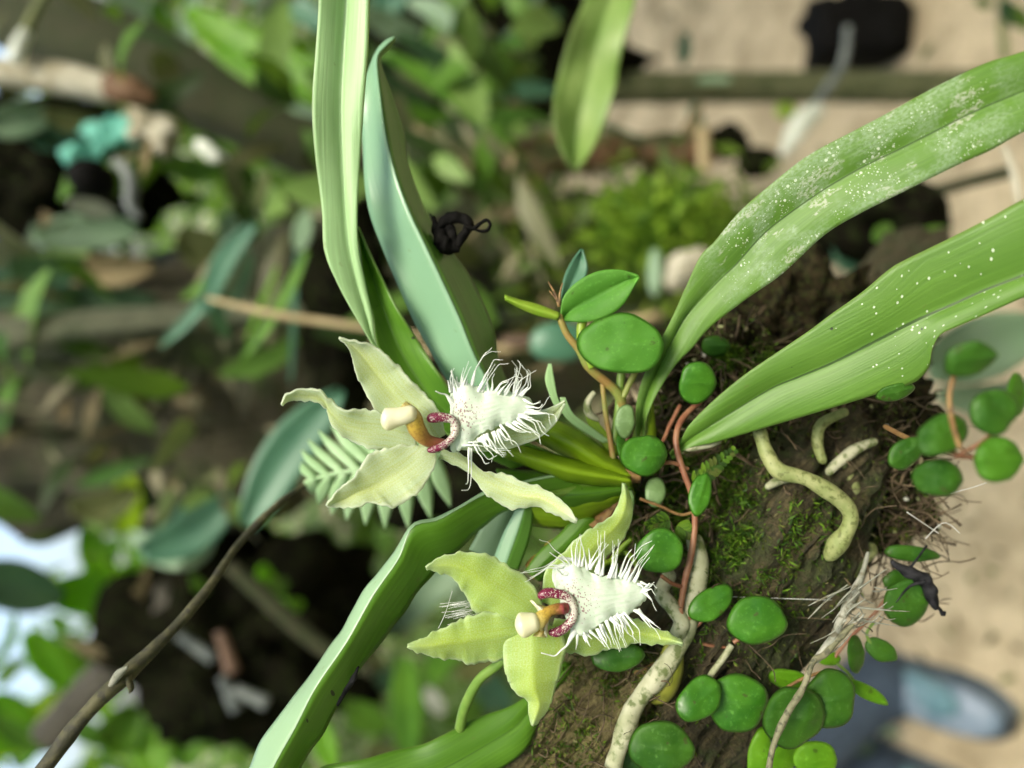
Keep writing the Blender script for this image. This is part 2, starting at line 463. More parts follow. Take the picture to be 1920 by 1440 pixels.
mat_gstem = simple('green_stem', (.14, .26, .04), (.20, .32, .06), 300, .4, .15)
mat_ygst = simple('yellow_shoot', (.25, .42, .03), (.32, .46, .05), 300, .4, .3)
mat_root = simple('aerial_root', (.25, .27, .15), (.40, .40, .28), 200, .7, bumpv=.0006, c3=(.11, .14, .045))
mat_rootg = simple('aerial_root_green', (.20, .24, .08), (.29, .31, .13), 350, .6, bumpv=.0006, c3=(.12, .14, .04))
mat_bulb = simple('bulb', (.22, .25, .03), (.28, .28, .05), 120, .35, .15)
mat_fern = simple('fern_pale', (.34, .52, .27), (.44, .62, .36), 120, .5, .3, (.45, .7, .25))
mat_twig = simple('twig', (.028, .028, .012), (.085, .08, .035), 250, .75, bumpv=.0006, c3=(.03, .028, .018))
mat_dry = simple('dry_grass', (.18, .19, .15), (.32, .32, .27), 300, .7, c3=(.12, .11, .07))
mat_dryd = simple('dry_stalk', (.13, .13, .07), (.22, .21, .13), 300, .7, c3=(.07, .07, .04))
mat_brown = simple('dead_leaf', (.20, .10, .035), (.34, .21, .08), 300, .6, .2, (.5, .25, .05), c3=(.11, .06, .03))
mat_orange = simple('withered_leaf', (.45, .27, .05), (.38, .17, .05), 200, .5, .3, (.7, .4, .05))
mat_black = simple('black_husk', (.002, .002, .002), (.006, .0055, .005), 400, .8, spec=.1, bumpv=.0006)
mat_husk = simple('grey_black_husk', (.006, .006, .008), (.03, .03, .034), 400, .7, spec=.15, bumpv=.0006)
mat_fibre = simple('root_fibre', (.045, .030, .015), (.14, .10, .055), 300, .8)
mat_web = simple('silk', (.75, .78, .75), (.8, .8, .8), 300, .4)

def bark_mat(name, a, b_, moss, mossamt=.5, sc_=1.0, streak=(1, 1, 1)):
    m, nt, b = nodes(name)
    g = geo(nt); pos = g.outputs['Position']
    um = uvs(nt, 'uvmm')
    fib = tex(nt, scl(nt, um, (1.5 / sc_, .09 / sc_, 1)), 1, 6, .72)
    n1 = tex(nt, pos, 110 / sc_, 6, .65)
    n2 = tex(nt, pos, 900 / sc_, 4, .7)
    col = mix(nt, ramp(nt, fib, [(.32, 0), (.68, 1)]), a, b_)
    col = mix(nt, ramp(nt, n2, [(.5, 0), (.7, .7)]), col, tuple(v * .35 for v in a))
    k = ramp(nt, n1, [(.62 - mossamt * .3, 0), (.72 - mossamt * .3, .9)])
    mc = mix(nt, ramp(nt, n2, [(.35, 0), (.7, 1)]), tuple(v * .4 for v in moss), tuple(v * 1.5 for v in moss))
    col = mix(nt, k, col, mc)
    nt.links.new(col, b.inputs['Base Color']); b.inputs['Roughness'].default_value = .8
    h = math_(nt, 'ADD', math_(nt, 'MULTIPLY', fib, .7), n2)
    bump(nt, b, h, 1.0, .0022 * sc_)
    return m
mat_bark = bark_mat('branch_bark', (.016, .013, .006), (.15, .12, .050), (.045, .060, .012), .46)
mat_barkd = bark_mat('branch_bark_olive', (.030, .032, .012), (.085, .085, .032), (.04, .055, .012), .6)
mat_barkg = bark_mat('ridged_bark', (.07, .055, .018), (.30, .25, .10), (.08, .10, .02), .22)
mat_trunk = bark_mat('trunk_bark', (.035, .032, .014), (.17, .15, .085), (.07, .10, .028), .55, 9)
mat_post = bark_mat('stake_wood', (.13, .145, .06), (.23, .25, .12), (.09, .12, .04), .4, 6)
mat_post2 = bark_mat('grey_stake_wood', (.18, .20, .12), (.27, .28, .18), (.12, .16, .08), .4, 6)
mat_taupe = bark_mat('log_taupe', (.12, .11, .08), (.25, .23, .19), (.08, .09, .04), .2, 8)


# ================================================================== SETTING
def ground():
    m, nt, b = nodes('sand')
    g = geo(nt); pos = g.outputs['Position']
    n1 = tex(nt, pos, 6.5, 7, .65); n2 = tex(nt, pos, 60, 5, .7); n3 = tex(nt, pos, 1.1, 5, .6)
    col = mix(nt, ramp(nt, n1, [(.40, 0), (.60, 1)]), (.33, .265, .165), (.55, .45, .30))
    col = mix(nt, ramp(nt, n2, [(.52, 0), (.68, .45)]), col, (.20, .16, .10))
    sep = nt.nodes.new('ShaderNodeSeparateXYZ'); nt.links.new(pos, sep.inputs[0])
    far = ramp(nt, math_(nt, 'MULTIPLY', sep.outputs[1], .1), [(.20, 0), (.29, 1)])
    gk = math_(nt, 'MULTIPLY', far, ramp(nt, n3, [(.38, .0), (.48, 1)]))
    col = mix(nt, gk, col, mix(nt, n2, (.04, .07, .015), (.09, .13, .03)))
    nt.links.new(col, b.inputs['Base Color']); b.inputs['Roughness'].default_value = .9
    bump(nt, b, n2, .7, .01)
    xs = [-200, -60, -20, -8, -4] + [-3 + i * .12 for i in range(51)] + [4, 8, 20, 60, 200]
    ys = [-200, -60, -20, -6, -2, -1] + [-.5 + i * .12 for i in range(51)] + [6.5, 9, 14, 25, 60, 200]
    vs = []; fs = []
    for y in ys:
        for x in xs:
            z = .05 * noise.noise(Vector((x * .9, y * .9, 0))) + .02 * noise.noise(Vector((x * 4, y * 4, 2)))
            d = math.hypot(x, y - .9)
            z *= max(0, min(1, (d - .2) / 1.0)) * (1 if abs(x) < 3.2 and -.6 < y < 5.8 else .3)
            vs.append(Vector((x, y, z)))
    n = len(xs)
    for j in range(len(ys) - 1):
        for i in range(n - 1):
            fs.append((j * n + i, j * n + i + 1, (j + 1) * n + i + 1, (j + 1) * n + i))
    o = build('ground', vs, fs, m, loc=Vector((0, 0, 0)))
    tag(o, 'pale sandy ground with darker grit', None, kind='structure')
ground()

def folmat(name, cols, tr=.3, rough=.5, spec=.3):
    cols = [(c[0] * 1.05, c[1] * 1.1, c[2] * .7) if c[1] > c[0] else c for c in cols]
    m, nt, b = nodes(name)
    g = geo(nt)
    col = ramp(nt, g.outputs['Random Per Island'], [(i / len(cols), c) for i, c in enumerate(cols)])
    nt.nodes[-1].color_ramp.interpolation = 'CONSTANT' if nt.nodes[-1].type == 'VALTORGB' else 'LINEAR'
    n1 = tex(nt, g.outputs['Position'], 40, 3)
    col = mix(nt, .25, col, ramp(nt, n1, [(.3, (.3, .3, .3)), (.7, (1, 1, 1))]), 'MULTIPLY')
    nt.links.new(col, b.inputs['Base Color']); b.inputs['Roughness'].default_value = rough; b.inputs['Specular IOR Level'].default_value = spec
    trans(nt, b, mix(nt, .5, col, (.25, .45, .02)), tr)
    return m
mat_far = folmat('far_foliage', [(.05, .10, .02), (.08, .16, .02), (.13, .24, .03), (.03, .06, .015), (.18, .30, .04), (.07, .11, .05)], .4)
mat_und = folmat('undergrowth_foliage', [(.04, .10, .02), (.08, .17, .03), (.12, .23, .06), (.02, .04, .012), (.18, .28, .11), (.08, .08, .03), (.18, .18, .10)], .25)
mat_lit = folmat('litter', [(.10, .075, .035), (.16, .13, .07), (.05, .05, .02), (.24, .22, .14), (.07, .10, .04), (.03, .03, .015)], .1, .8)

def randv():
    while True:
        q = Vector((rnd.uniform(-1, 1), rnd.uniform(-1, 1), rnd.uniform(-1, 1)))
        if .05 < q.length < 1: return q.normalized()

# far wood: a mass nobody could count, with a gap of open sky low on the -X side
mb = MB()
for i in range(9000):
    d = rnd.uniform(5.5, 11)
    az = rnd.uniform(-1.0, 1.0)
    x = az * d; z = abs(rnd.gauss(0, 1)) * 1.6
    t = x / d
    el = (z - 1.3) / d
    if -.62 < t < -.07 and z > 1.0:
        keep = .05 + .25 * (noise.noise(Vector((t * 14, el * 14, 0))) > .05)
        if rnd.random() > keep: continue
    if noise.noise(Vector((x * .9, z * .9, d * .4))) < -.25: continue
    mb.blade(Vector((x, d, z)), randv(), randv(), rnd.uniform(.12, .34), rnd.uniform(.06, .13), .2, 2)
for i in range(9000):        # unseen foliage ring, added behind the camera to cut frontal light
    a = rnd.uniform(math.radians(32), math.radians(328)); r_ = rnd.uniform(2.6, 6)
    x, y = math.sin(a) * r_, math.cos(a) * r_
    z = rnd.uniform(0, 3.4)
    if noise.noise(Vector((x * .8, y * .8, z * .8))) < -.3: continue
    mb.blade(Vector((x, y, z)), randv(), randv(), rnd.uniform(.2, .5), rnd.uniform(.10, .2), .2, 2)
o = mb.build('far_wood_and_shade_ring', mat_far, loc=Vector((0, 6, 0)))
tag(o, 'distant green woodland seen out of focus beyond the clearing, plus an unseen leaf ring added to cut frontal light', None, kind='stuff')

mb = MB()
for i in range(420):
    x = rnd.uniform(-1.6, 1.6); y = rnd.uniform(.55, 2.6)
    if rnd.random() < .4: x = -.25 + rnd.gauss(0, .35); y = .9 + rnd.gauss(0, .3)
    c = Vector((x, y, .006 + max(0, .03 * noise.noise(Vector((x, y, 0)))) ))
    mb.blade(c, Vector((rnd.uniform(-1, 1), rnd.uniform(-1, 1), rnd.uniform(0, .15))), Vector((0, 0, 1)), rnd.uniform(.01, .05), rnd.uniform(.002, .014), .2, 2)
tag(mb.build('ground_litter', mat_lit, loc=Vector((0, 1, 0))), 'small dead leaves and bits of twig strewn over the sand', None, kind='stuff')
mb = MB()
for i in range(9000):
    y = rnd.uniform(1.9, 6.0); x = rnd.uniform(-.75, .62) * y * 1.15
    if x > .15 * y and y < 2.4: continue
    h = rnd.uniform(0, .16) + .10 * max(0, noise.noise(Vector((x * 2, y * 2, 0)))) * 4
    c = Vector((x, y, h * .6)); dv = (randv() + Vector((0, -.3, 1.0)))
    mb.blade(c, dv, randv(), rnd.uniform(.05, .17), rnd.uniform(.02, .05), .4, 3)
o = mb.build('undergrowth', mat_und, loc=Vector((0, 3, 0)))
tag(o, 'blurred low undergrowth covering the ground behind the branch', None, kind='stuff')

mb = MB()  # unseen leaf roof, added overhead to lower the ambient light
for i in range(3600):
    x = rnd.uniform(-4.5, 4.5); y = rnd.uniform(-4, 5); z = rnd.uniform(2.9, 4.6)
    if noise.noise(Vector((x * .7, y * .7, 7))) < -.12: continue
    mb.blade(Vector((x, y, z)), Vector((rnd.uniform(-1, 1), rnd.uniform(-1, 1), rnd.uniform(-.3, .3))), Vector((rnd.uniform(-.5, .5), rnd.uniform(-.5, .5), 1)), rnd.uniform(.25, .5), rnd.uniform(.12, .2), .2, 2)
tag(mb.build('added_canopy', mat_far, loc=Vector((0, 0, 3.5))), 'unseen leaf roof added overhead to shade the orchid', None, kind='stuff')
mb = MB()
for i in range(620):
    x = rnd.uniform(-80, 1000); y = rnd.uniform(-40, 1000) if x < 700 else rnd.uniform(-40, 560)
    if noise.noise(Vector((x * .006, y * .006, 9))) < .0: continue
    d = rnd.uniform(.55, .95)
    mb.blade(P(x, y, d), randv(), (randv() * .7 - FW), rnd.uniform(.03, .09), rnd.uniform(.014, .034), .4, 3)
tag(mb.build('small_foliage', mat_und, loc=P(400, 400, .7)), 'small blurred leaves filling the gaps around the trunk and limb', None, kind='stuff')
# ------------------------------------------------------------------ blurred things behind
def bark_trunk(name, pts, d, r, mat, label, cat, lobes=3, la=.06, bmp=.12, fr=25, seg=40, n=90, group=None, seed=3):
    mb = MB(); mb.tube(path(pts, d, r), n=n, seg=seg, bump=bmp, freq=fr, seed=seed, lobes=lobes, lobe_amp=la, twist=2)
    if name == 'tree':
        t = thing('tree', P(1300, 500, .92), label, cat); mb.build('trunk', mat, t); return t
    o = mb.build(name, mat, loc=mb.v[0].copy()); return tag(o, label, cat, group)

tr = bark_trunk('tree', [(-260, 720), (100, 730), (450, 700), (800, 620), (1080, 560), (1300, 500)], (.86, .84, .83, .85, .88, .92), (250, 240, 250, 215, 190, 170), mat_trunk,
                'thick mossy brown tree trunk, out of focus, behind the upper flower and the tall leaves', 'tree', 4, .10, .22, 14)
bark_trunk('tree_branch', [(-160, -80), (80, 40), (300, 130), (520, 250), (700, 330)], (.8, .78, .78, .78), (70, 75, 62, 50), mat_barkd,
           'dark olive limb slanting across the upper left corner behind the leaves', 'branch', 3, .08, .12, 20)
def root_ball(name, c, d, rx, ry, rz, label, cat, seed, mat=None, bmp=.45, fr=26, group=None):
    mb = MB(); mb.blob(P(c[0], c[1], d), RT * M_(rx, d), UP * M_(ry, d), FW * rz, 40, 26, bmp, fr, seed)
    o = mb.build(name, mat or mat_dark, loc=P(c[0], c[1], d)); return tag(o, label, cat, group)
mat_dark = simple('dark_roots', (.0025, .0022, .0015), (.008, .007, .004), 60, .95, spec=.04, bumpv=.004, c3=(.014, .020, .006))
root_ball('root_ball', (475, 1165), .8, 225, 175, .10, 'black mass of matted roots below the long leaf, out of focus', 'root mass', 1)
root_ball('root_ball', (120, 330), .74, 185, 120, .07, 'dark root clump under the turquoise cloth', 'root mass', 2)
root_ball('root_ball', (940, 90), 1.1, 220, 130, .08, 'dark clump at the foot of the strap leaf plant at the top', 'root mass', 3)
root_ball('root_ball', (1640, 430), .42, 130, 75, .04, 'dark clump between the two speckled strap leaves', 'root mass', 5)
root_ball('root_ball', (650, 590), .62, 85, 190, .04, 'dark clump behind the two tall pale leaves', 'root mass', 8)
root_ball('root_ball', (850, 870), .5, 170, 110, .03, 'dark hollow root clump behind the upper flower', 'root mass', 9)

# stakes: world vertical, so they lie along the picture's long side
def stake(pts, d, r, mat, label, seed):
    mb = MB(); mb.tube(path(pts, d, r), n=70, seg=20, bump=.05, freq=30, seed=seed)
    return tag(mb.build('wooden_stake', mat, loc=mb.v[0].copy()), label, 'stake', 'upright wooden stakes behind the orchid')
stake([(700, 160), (1150, 164), (1500, 163), (2100, 165)], (1.05, 1.1, 1.2, 1.3), (27, 29, 29, 31), mat_post, 'mossy green wooden stake standing over the sand, nearest the top of the picture', 1)
stake([(-200, 650), (0, 628), (200, 606), (450, 588), (760, 585), (1260, 592)], (.6, .6, .62, .66, .7), (32, 31, 27, 22, 17, 13), mat_post2, 'pale grey green stake beside the mossy trunk on the left', 2)

mat_bgs = {
 'bright': simple('bg_bright', (.13, .30, .015), (.19, .38, .02), 30, .45, .55, (.45, .80, .02)),
 'mid': simple('bg_mid', (.07, .19, .015), (.12, .28, .02), 30, .45, .25, (.2, .45, .03)),
 'dark': simple('bg_dark', (.02, .06, .02), (.035, .09, .025), 30, .45, .1, (.05, .2, .03)),
 'teal': simple('bg_teal', (.05, .15, .09), (.08, .20, .12), 30, .4, .15, (.1, .35, .15)),
 'pale': simple('bg_pale', (.20, .32, .19), (.28, .40, .26), 30, .5, .2, (.3, .5, .25)),
 'aqua': simple('bg_aqua', (.06, .30, .23), (.16, .50, .40), 70, .7, .2, (.2, .7, .5)),
 'tan': simple('bg_tan', (.32, .25, .13), (.45, .36, .20), 40, .7),
 'wood': simple('bg_wood', (.26, .23, .15), (.46, .43, .34), 45, .8),
 'white': simple('bg_white', (.42, .45, .38), (.62, .65, .58), 60, .6),
 'rust': simple('bg_rust', (.10, .05, .02), (.19, .10, .05), 40, .7),
 'pink': simple('bg_pink', (.09, .055, .035), (.16, .095, .065), 40, .7),
 'olive': simple('bg_olive', (.12, .15, .05), (.18, .20, .07), 30, .6, .15),
 'yg': simple('bg_yellowgreen', (.34, .50, .01), (.42, .56, .02), 30, .5, .5, (.6, .85, .02)),
 'grey': simple('bg_grey', (.08, .095, .095), (.17, .19, .18), 30, .5),
}
def bgl(parent, name, x0, y0, x1, y1, w, d, mat, bend=.12, d2=None, tip=.0, label=None):
    d2 = d2 or d * 1.05
    dx, dy = x1 - x0, y1 - y0; Ln = math.hypot(dx, dy); nx, ny = -dy / Ln, dx / Ln
    L, R = [], []
    for i in range(9):
        t = i / 8
        off = bend * Ln * math.sin(math.pi * t)
        ww = w * (math.sin(math.pi * (.06 + .92 * t)) ** .6) * .5
        cx, cy = x0 + dx * t + nx * off, y0 + dy * t + ny * off
        L.append((cx + nx * ww, cy + ny * ww)); R.append((cx - nx * ww, cy - ny * ww))
    return ribbon(name, L, R, mat_bgs[mat] if isinstance(mat, str) else mat, parent, dL=(d, d2), dM=(d + M_(w, d) * .15, d2 + M_(w, d) * .15), n=16, m=3, thick=.0006, seed=x0 * .1, label=label)
def plant(name, label, cat, at, leaves, group=None, part='leaf', stem=None):
    t = thing(name, P(*at), label, cat, group)
    for l in leaves: bgl(t, part, *l)
    if stem:
        mb = MB(); mb.tube(path(*stem[0]), n=16, seg=8); mb.build('stem', mat_bgs[stem[1]], t)
    return t

plant('strap_leaf_plant', 'bright green broad strap leaf plant behind the tall pale leaf, top left', 'plant', (600, 150, .7), [
  (640, 170, 350, 20, 95, .72, 'bright', -.06), (650, 215, 420, 95, 60, .7, 'bright', .05), (620, 60, 440, -20, 50, .74, 'teal', .1), (370, -20, 345, 120, 34, .75, 'pale', .05),
  (290, 0, 345, 100, 40, .76, 'mid', .1), (560, -20, 620, 100, 40, .77, 'mid', .0), (200, -20, 330, 30, 50, .8, 'pale', .1), (300, 90, 240, 40, 30, .75, 'mid', .1),
  (620, 180, 480, 170, 60, .74, 'olive', .1), (640, 230, 470, 200, 30, .74, 'pale', .1)])
plant('dark_leaf_plant', 'dark green narrow leaf plant right of the two tall leaves at the top', 'plant', (960, 120, 1.0), [
  (715, 95, 975, 290, 36, .62, 'mid', -.04), (740, 60, 960, 130, 40, .9, 'dark', .1), (1050, 20, 880, 200, 48, .95, 'dark', .1), (1010, -20, 930, 150, 44, 1.0, 'dark', .0),
  (880, 165, 1045, 170, 42, .85, 'teal', .0), (880, -30, 800, 160, 46, 1.0, 'mid', .1), (760, -30, 705, 60, 60, .9, 'teal', .1), (690, 20, 790, 60, 50, .88, 'pale', .1),
  (720, 180, 860, 220, 34, .8, 'mid', .1), (1060, 80, 900, 60, 44, 1.05, 'dark', .1), (820, 30, 1020, 100, 34, 1.0, 'mid', .1), (985, 60, 1040, -30, 50, 1.0, 'dark', .1), (700, 110, 820, 200, 30, .85, 'dark', .1),
  (900, -30, 1060, 20, 50, 1.02, 'mid', .1), (860, 60, 760, 0, 40, .98, 'pale', .1)])
hl = thing('hanging_leaf_plant', P(1160, -60, .3), 'single broad mottled green leaf pointing down beside the stake at the top', 'plant')
mat_mott = strap_mat('mottled_leaf', (.10, .19, .05), (.20, .28, .14), (.15, .3, .05), .45, .15, midw=.01, mid=(.05, .1, .02))
ribbon('leaf', [(1190, -330), (1150, -200), (1108, -40), (1072, 60), (1043, 160), (1038, 240), (1062, 300), (1074, 320)], [(1198, -330), (1225, -190), (1200, -40), (1170, 80), (1152, 170), (1130, 240), (1105, 290), (1078, 322)], mat_mott, hl, dL=(.30, .28), dM=(.305, .288), n=40, ruf=.003)
plant('teal_leaf_plant', 'broad dark teal leaf behind the fern left of the upper flower', 'plant', (470, 960, .36), [(462, 985, 640, 730, 92, .34, mat_bgs['teal'], -.05)])
plant('twisted_leaf_plant', 'dark twisted blue green leaf hanging before the grey stake', 'plant', (450, 430, .5), [
  (475, 420, 385, 585, 44, .48, 'teal', .08), (440, 480, 300, 650, 26, .5, 'teal', -.05), (400, 520, 430, 640, 34, .5, 'dark', .1), (470, 470, 395, 600, 30, .52, 'dark', -.12), (445, 440, 340, 560, 20, .5, 'mid', -.1)])
plant('grass_tuft', 'yellow green grass blade crossing the straw stem', 'grass', (560, 480, .4), [(575, 470, 452, 675, 24, .42, 'mid', -.04), (555, 470, 545, 720, 12, .44, 'teal', .0), (520, 500, 460, 640, 12, .5, 'bright', .0)], part='blade')
mb = MB(); mb.tube(path([(390, 560), (520, 590), (640, 608), (860, 640)], .42, (5, 8, 7, 5)), n=24, seg=8)
tag(mb.build('straw', mat_bgs['tan']), 'tan straw stalk lying across the picture left of the tall leaves', 'straw')

plant('bright_leaf_plant', 'sunlit yellow green leafy plant in the lower left corner', 'plant', (60, 1200, .9), [
  (-60, 1080, 120, 1120, 100, .8, 'dark', .0), (90, 1115, 250, 1115, 85, .85, 'bright', .0), (165, 975, 215, 1100, 60, .85, 'bright', .1), (238, 890, 240, 1005, 62, .7, 'yg', .0),
  (130, 950, 260, 920, 60, .66, 'olive', .12), (50, 1185, 130, 1290, 70, .8, 'bright', .0), (-20, 1310, 60, 1400, 120, .9, 'bright', .1), (110, 1310, 30, 1440, 80, 1.0, 'mid', .1),
  (140, 1200, 230, 1260, 50, .9, 'mid', .1), (190, 1400, 260, 1330, 90, .8, 'mid', .1), (300, 1460, 260, 1360, 80, .8, 'bright', .0), (-10, 1240, 30, 1150, 20, .8, 'bright', .1),
  (230, 1060, 290, 1130, 50, .8, 'bright', .0), (200, 1150, 300, 1190, 50, .85, 'mid', .1), (350, 1440, 340, 1370, 60, .8, 'mid', .1), (-30, 1420, 100, 1300, 60, .95, 'yg', .1), (-20, 1340, 120, 1400, 50, .85, 'mid', .1)])
mb = MB()
for i in range(420):
    x = rnd.uniform(-120, 330); y = rnd.uniform(860, 1500)
    if x < 200 and 860 < y < 1085: continue
    if x < 140 and y < 1440 and rnd.random() < .6: continue
    if noise.noise(Vector((x * .012, y * .012, 5))) < -.02: continue
    mb.blade(P(x, y, rnd.uniform(1.2, 2.4)), randv(), (randv() * .6 - FW), rnd.uniform(.04, .14), rnd.uniform(.02, .06), .3, 3)
tag(mb.build('bright_foliage', folmat('bright_foliage', [(.12, .28, .015), (.18, .36, .02), (.06, .16, .02), (.25, .42, .03), (.10, .22, .05)], .5), loc=P(100, 1200, 1.8)), 'loose sunlit foliage against the sky in the lower left', None, kind='stuff')
plant('dark_shrub', 'dusky green leaves behind the thin twig', 'plant', (330, 1000, .7), [
  (262, 1040, 440, 930, 80, .62, 'teal', .08), (340, 1060, 240, 1000, 50, .66, 'pale', .0), (300, 1050, 400, 1020, 44, .7, 'pale', .1), (410, 900, 330, 860, 50, .7, 'olive', .1), (400, 950, 330, 1020, 70, .7, 'teal', .1),
  (350, 905, 450, 965, 40, .72, 'grey', .1)])
plant('sprout', 'bright green sprout on the dark root mass', 'plant', (510, 1100, .66), [(480, 1110, 540, 1090, 42, .62, 'mid', .1), (500, 1140, 570, 1130, 40, .62, 'bright', .1), (490, 1060, 520, 1110, 36, .62, 'bright', .1), (540, 1150, 500, 1120, 30, .62, 'mid', .1), (360, 1080, 390, 1110, 24, .64, 'mid', .1)])
for a in ((90, 1380, 270, 1180, 30, 'taupe brown log end leaning behind the twig'),):
    mb = MB(); mb.tube(path([(a[0], a[1]), (a[2], a[3]), (330, 1110)], .75, (34, 30, 34)), n=30, seg=16, bump=.1, freq=30)
    tag(mb.build('fallen_log', mat_taupe), a[5], 'log')
mb = MB(); mb.tube(path([(430, 1060), (520, 1140), (600, 1210), (700, 1260)], .5, (13, 17, 15, 12)), n=30, seg=12, bump=.1, freq=60)
tag(mb.build('bent_root', mat_barkd), 'olive brown root bending through the dark mass under the twig', 'root')
for pts, m, lab in (([(335, 1190), (400, 1235)], 'grey', 'grey blue stick end in the dark mass'), ([(412, 1185), (435, 1260)], 'pink', 'pinkish brown stick standing in the dark mass'), ([(415, 1270), (445, 1330)], 'grey', 'pale grey stick below the pinkish one'), ([(440, 1290), (500, 1320)], 'grey', 'short grey stick crossing to the right')):
    mb = MB(); mb.tube(path(pts, .62, (9, 13)), n=10, seg=10, bump=.3, freq=60)
    tag(mb.build('stick', mat_bgs[m]), lab, 'stick', 'stick ends in the dark root mass')

plant('lower_shrub', 'blurred pale green shrub seen between the long leaf and the lower flower', 'plant', (780, 1400, .8), [
  (760, 1230, 765, 1430, 62, .7, 'mid', .0), (870, 1060, 720, 1190, 90, .8, 'pale', .1), (620, 1440, 598, 1350, 46, .5, 'bright', .0), (800, 1290, 830, 1340, 34, .7, 'white', .0),
  (700, 1290, 760, 1240, 46, .75, 'teal', .1), (650, 1300, 730, 1370, 60, .75, 'mid', .1), (880, 1200, 800, 1290, 50, .75, 'mid', .1), (850, 1130, 930, 1060, 50, .8, 'pale', .1), (690, 1400, 760, 1440, 60, .8, 'olive', .1),
  (900, 1260, 960, 1330, 60, .8, 'teal', .1), (830, 1360, 900, 1310, 40, .75, 'mid', .1), (690, 1230, 740, 1290, 50, .75, 'olive', .1), (860, 1270, 930, 1220, 50, .72, 'olive', .1)])

# things caught in the trunk on the left
mb = MB(); mb.tube(path([(-120, 128), (0, 135), (130, 152), (215, 168), (285, 180)], .62, (22, 26, 30, 27, 10)), n=40, seg=14, bump=.15, freq=30)
dw = mb.build('dead_wood', mat_bgs['wood']); tag(dw, 'broken piece of pale dead wood with a rusty end, upper left', 'dead wood')
mb = MB(); mb.tube(path([(205, 160), (250, 172), (290, 185)], .612, (27, 27, 9)), n=16, seg=14, bump=.1, freq=30); mb.build('rusty_end', mat_bgs['rust'], dw)
def cloth(pts, d, label, seed):
    mb = MB()
    for (x, y, rx, ry, a) in pts:
        ca, sa = math.cos(a), math.sin(a)
        mb.blob(P(x, y, d), (RT * ca - UP * sa) * M_(rx, d), (RT * sa + UP * ca) * M_(ry, d), FW * .008, 44, 30, 1.1, 60, seed)
    return tag(mb.build('cloth_scrap', mat_bgs['aqua'], loc=P(pts[0][0], pts[0][1], d)), label, 'cloth', 'scraps of turquoise cloth')
cloth([(205, 258, 48, 30, -.3), (155, 282, 34, 20, -.3)], .58, 'crumpled turquoise scrap above the black hole, left edge', 1)
cloth([(205, 35, 40, 16, .3), (160, 18, 30, 12, .2)], .8, 'turquoise scrap behind the dark limb at the very top left', 4)
mb = MB(); mb.blob(P(172, 335, .56), RT * M_(42, .56), UP * M_(38, .56), FW * .02, 20, 12, .1, 40, 2)
tag(mb.build('black_pot', mat_black), 'small black pot below the turquoise scrap', 'pot')
mb = MB(); mb.tube(path([(215, 302), (238, 320), (247, 350), (245, 385), (262, 410)], .55, (9, 12, 14, 12, 7)), n=20, seg=10)
tag(mb.build('pale_hoop', mat_bgs['grey']), 'curved grey hoop beside the small black pot', 'hoop')
mb = MB(); mb.blob(P(388, 283, .56), (RT * .87 - UP * .5) * M_(40, .56), (RT * .5 + UP * .87) * M_(17, .56), FW * .004, 24, 14, .6, 70, 2, power=.8)
tag(mb.build('pale_chip', mat_bgs['white']), 'small white chip of wood below the dark limb', 'wood chip')
mb = MB(); mb.blob(P(285, 240, .57), (RT * .8 - UP * .6) * M_(70, .57), (RT * .6 + UP * .8) * M_(30, .57), FW * .008, 30, 20, .9, 60, 5)
tag(mb.build('lichen_patch', mat_bgs['wood']), 'pale lichen covered bark flake left of the white chip', 'lichen')
plant('fallen_leaves', 'mixed fallen leaves on the trunk at the left', 'plant', (200, 430, .6), [
  (280, 260, 265, 335, 16, .56, 'tan', .0), (130, 380, 215, 400, 34, .6, 'white', .0), (60, 440, 260, 430, 70, .64, 'pale', .0), (10, 500, 160, 490, 56, .6, 'dark', .08), (-20, 515, 140, 520, 40, .62, 'teal', .1),
  (290, 290, 420, 320, 46, .6, 'mid', .1), (-30, 235, 100, 215, 70, .64, 'pale', .0), (40, 240, 160, 250, 60, .66, 'teal', .1), (80, 210, 190, 225, 40, .62, 'olive', .1), (-10, 165, 60, 150, 40, .64, 'olive', .1),
  (560, 470, 575, 395, 36, .5, 'pale', .0), (500, 320, 480, 390, 24, .5, 'olive', .0), (330, 440, 450, 480, 80, .7, 'olive', .1), (420, 400, 460, 470, 50, .64, 'pale', .1), (600, 530, 580, 460, 50, .6, 'pale', .1), (-30, 565, 300, 565, 62, .62, 'dark', .0),
  (90, 520, 290, 500, 66, .66, 'tan', .0)], part='leaf')
mb = MB(); mb.tube(path([(90, -20), (62, 30), (48, 62)], .6, (8, 9, 10)), n=14, seg=8); o = mb.build('bamboo_shoot', mat_bgs['olive'])
tag(o, 'thin shoot with a white lower end in the top left corner', 'shoot')
mb = MB(); mb.tube(path([(50, 58), (35, 90), (28, 118)], .598, (11, 15, 12)), n=14, seg=8); mb.build('pale_end', mat_bgs['white'], o)

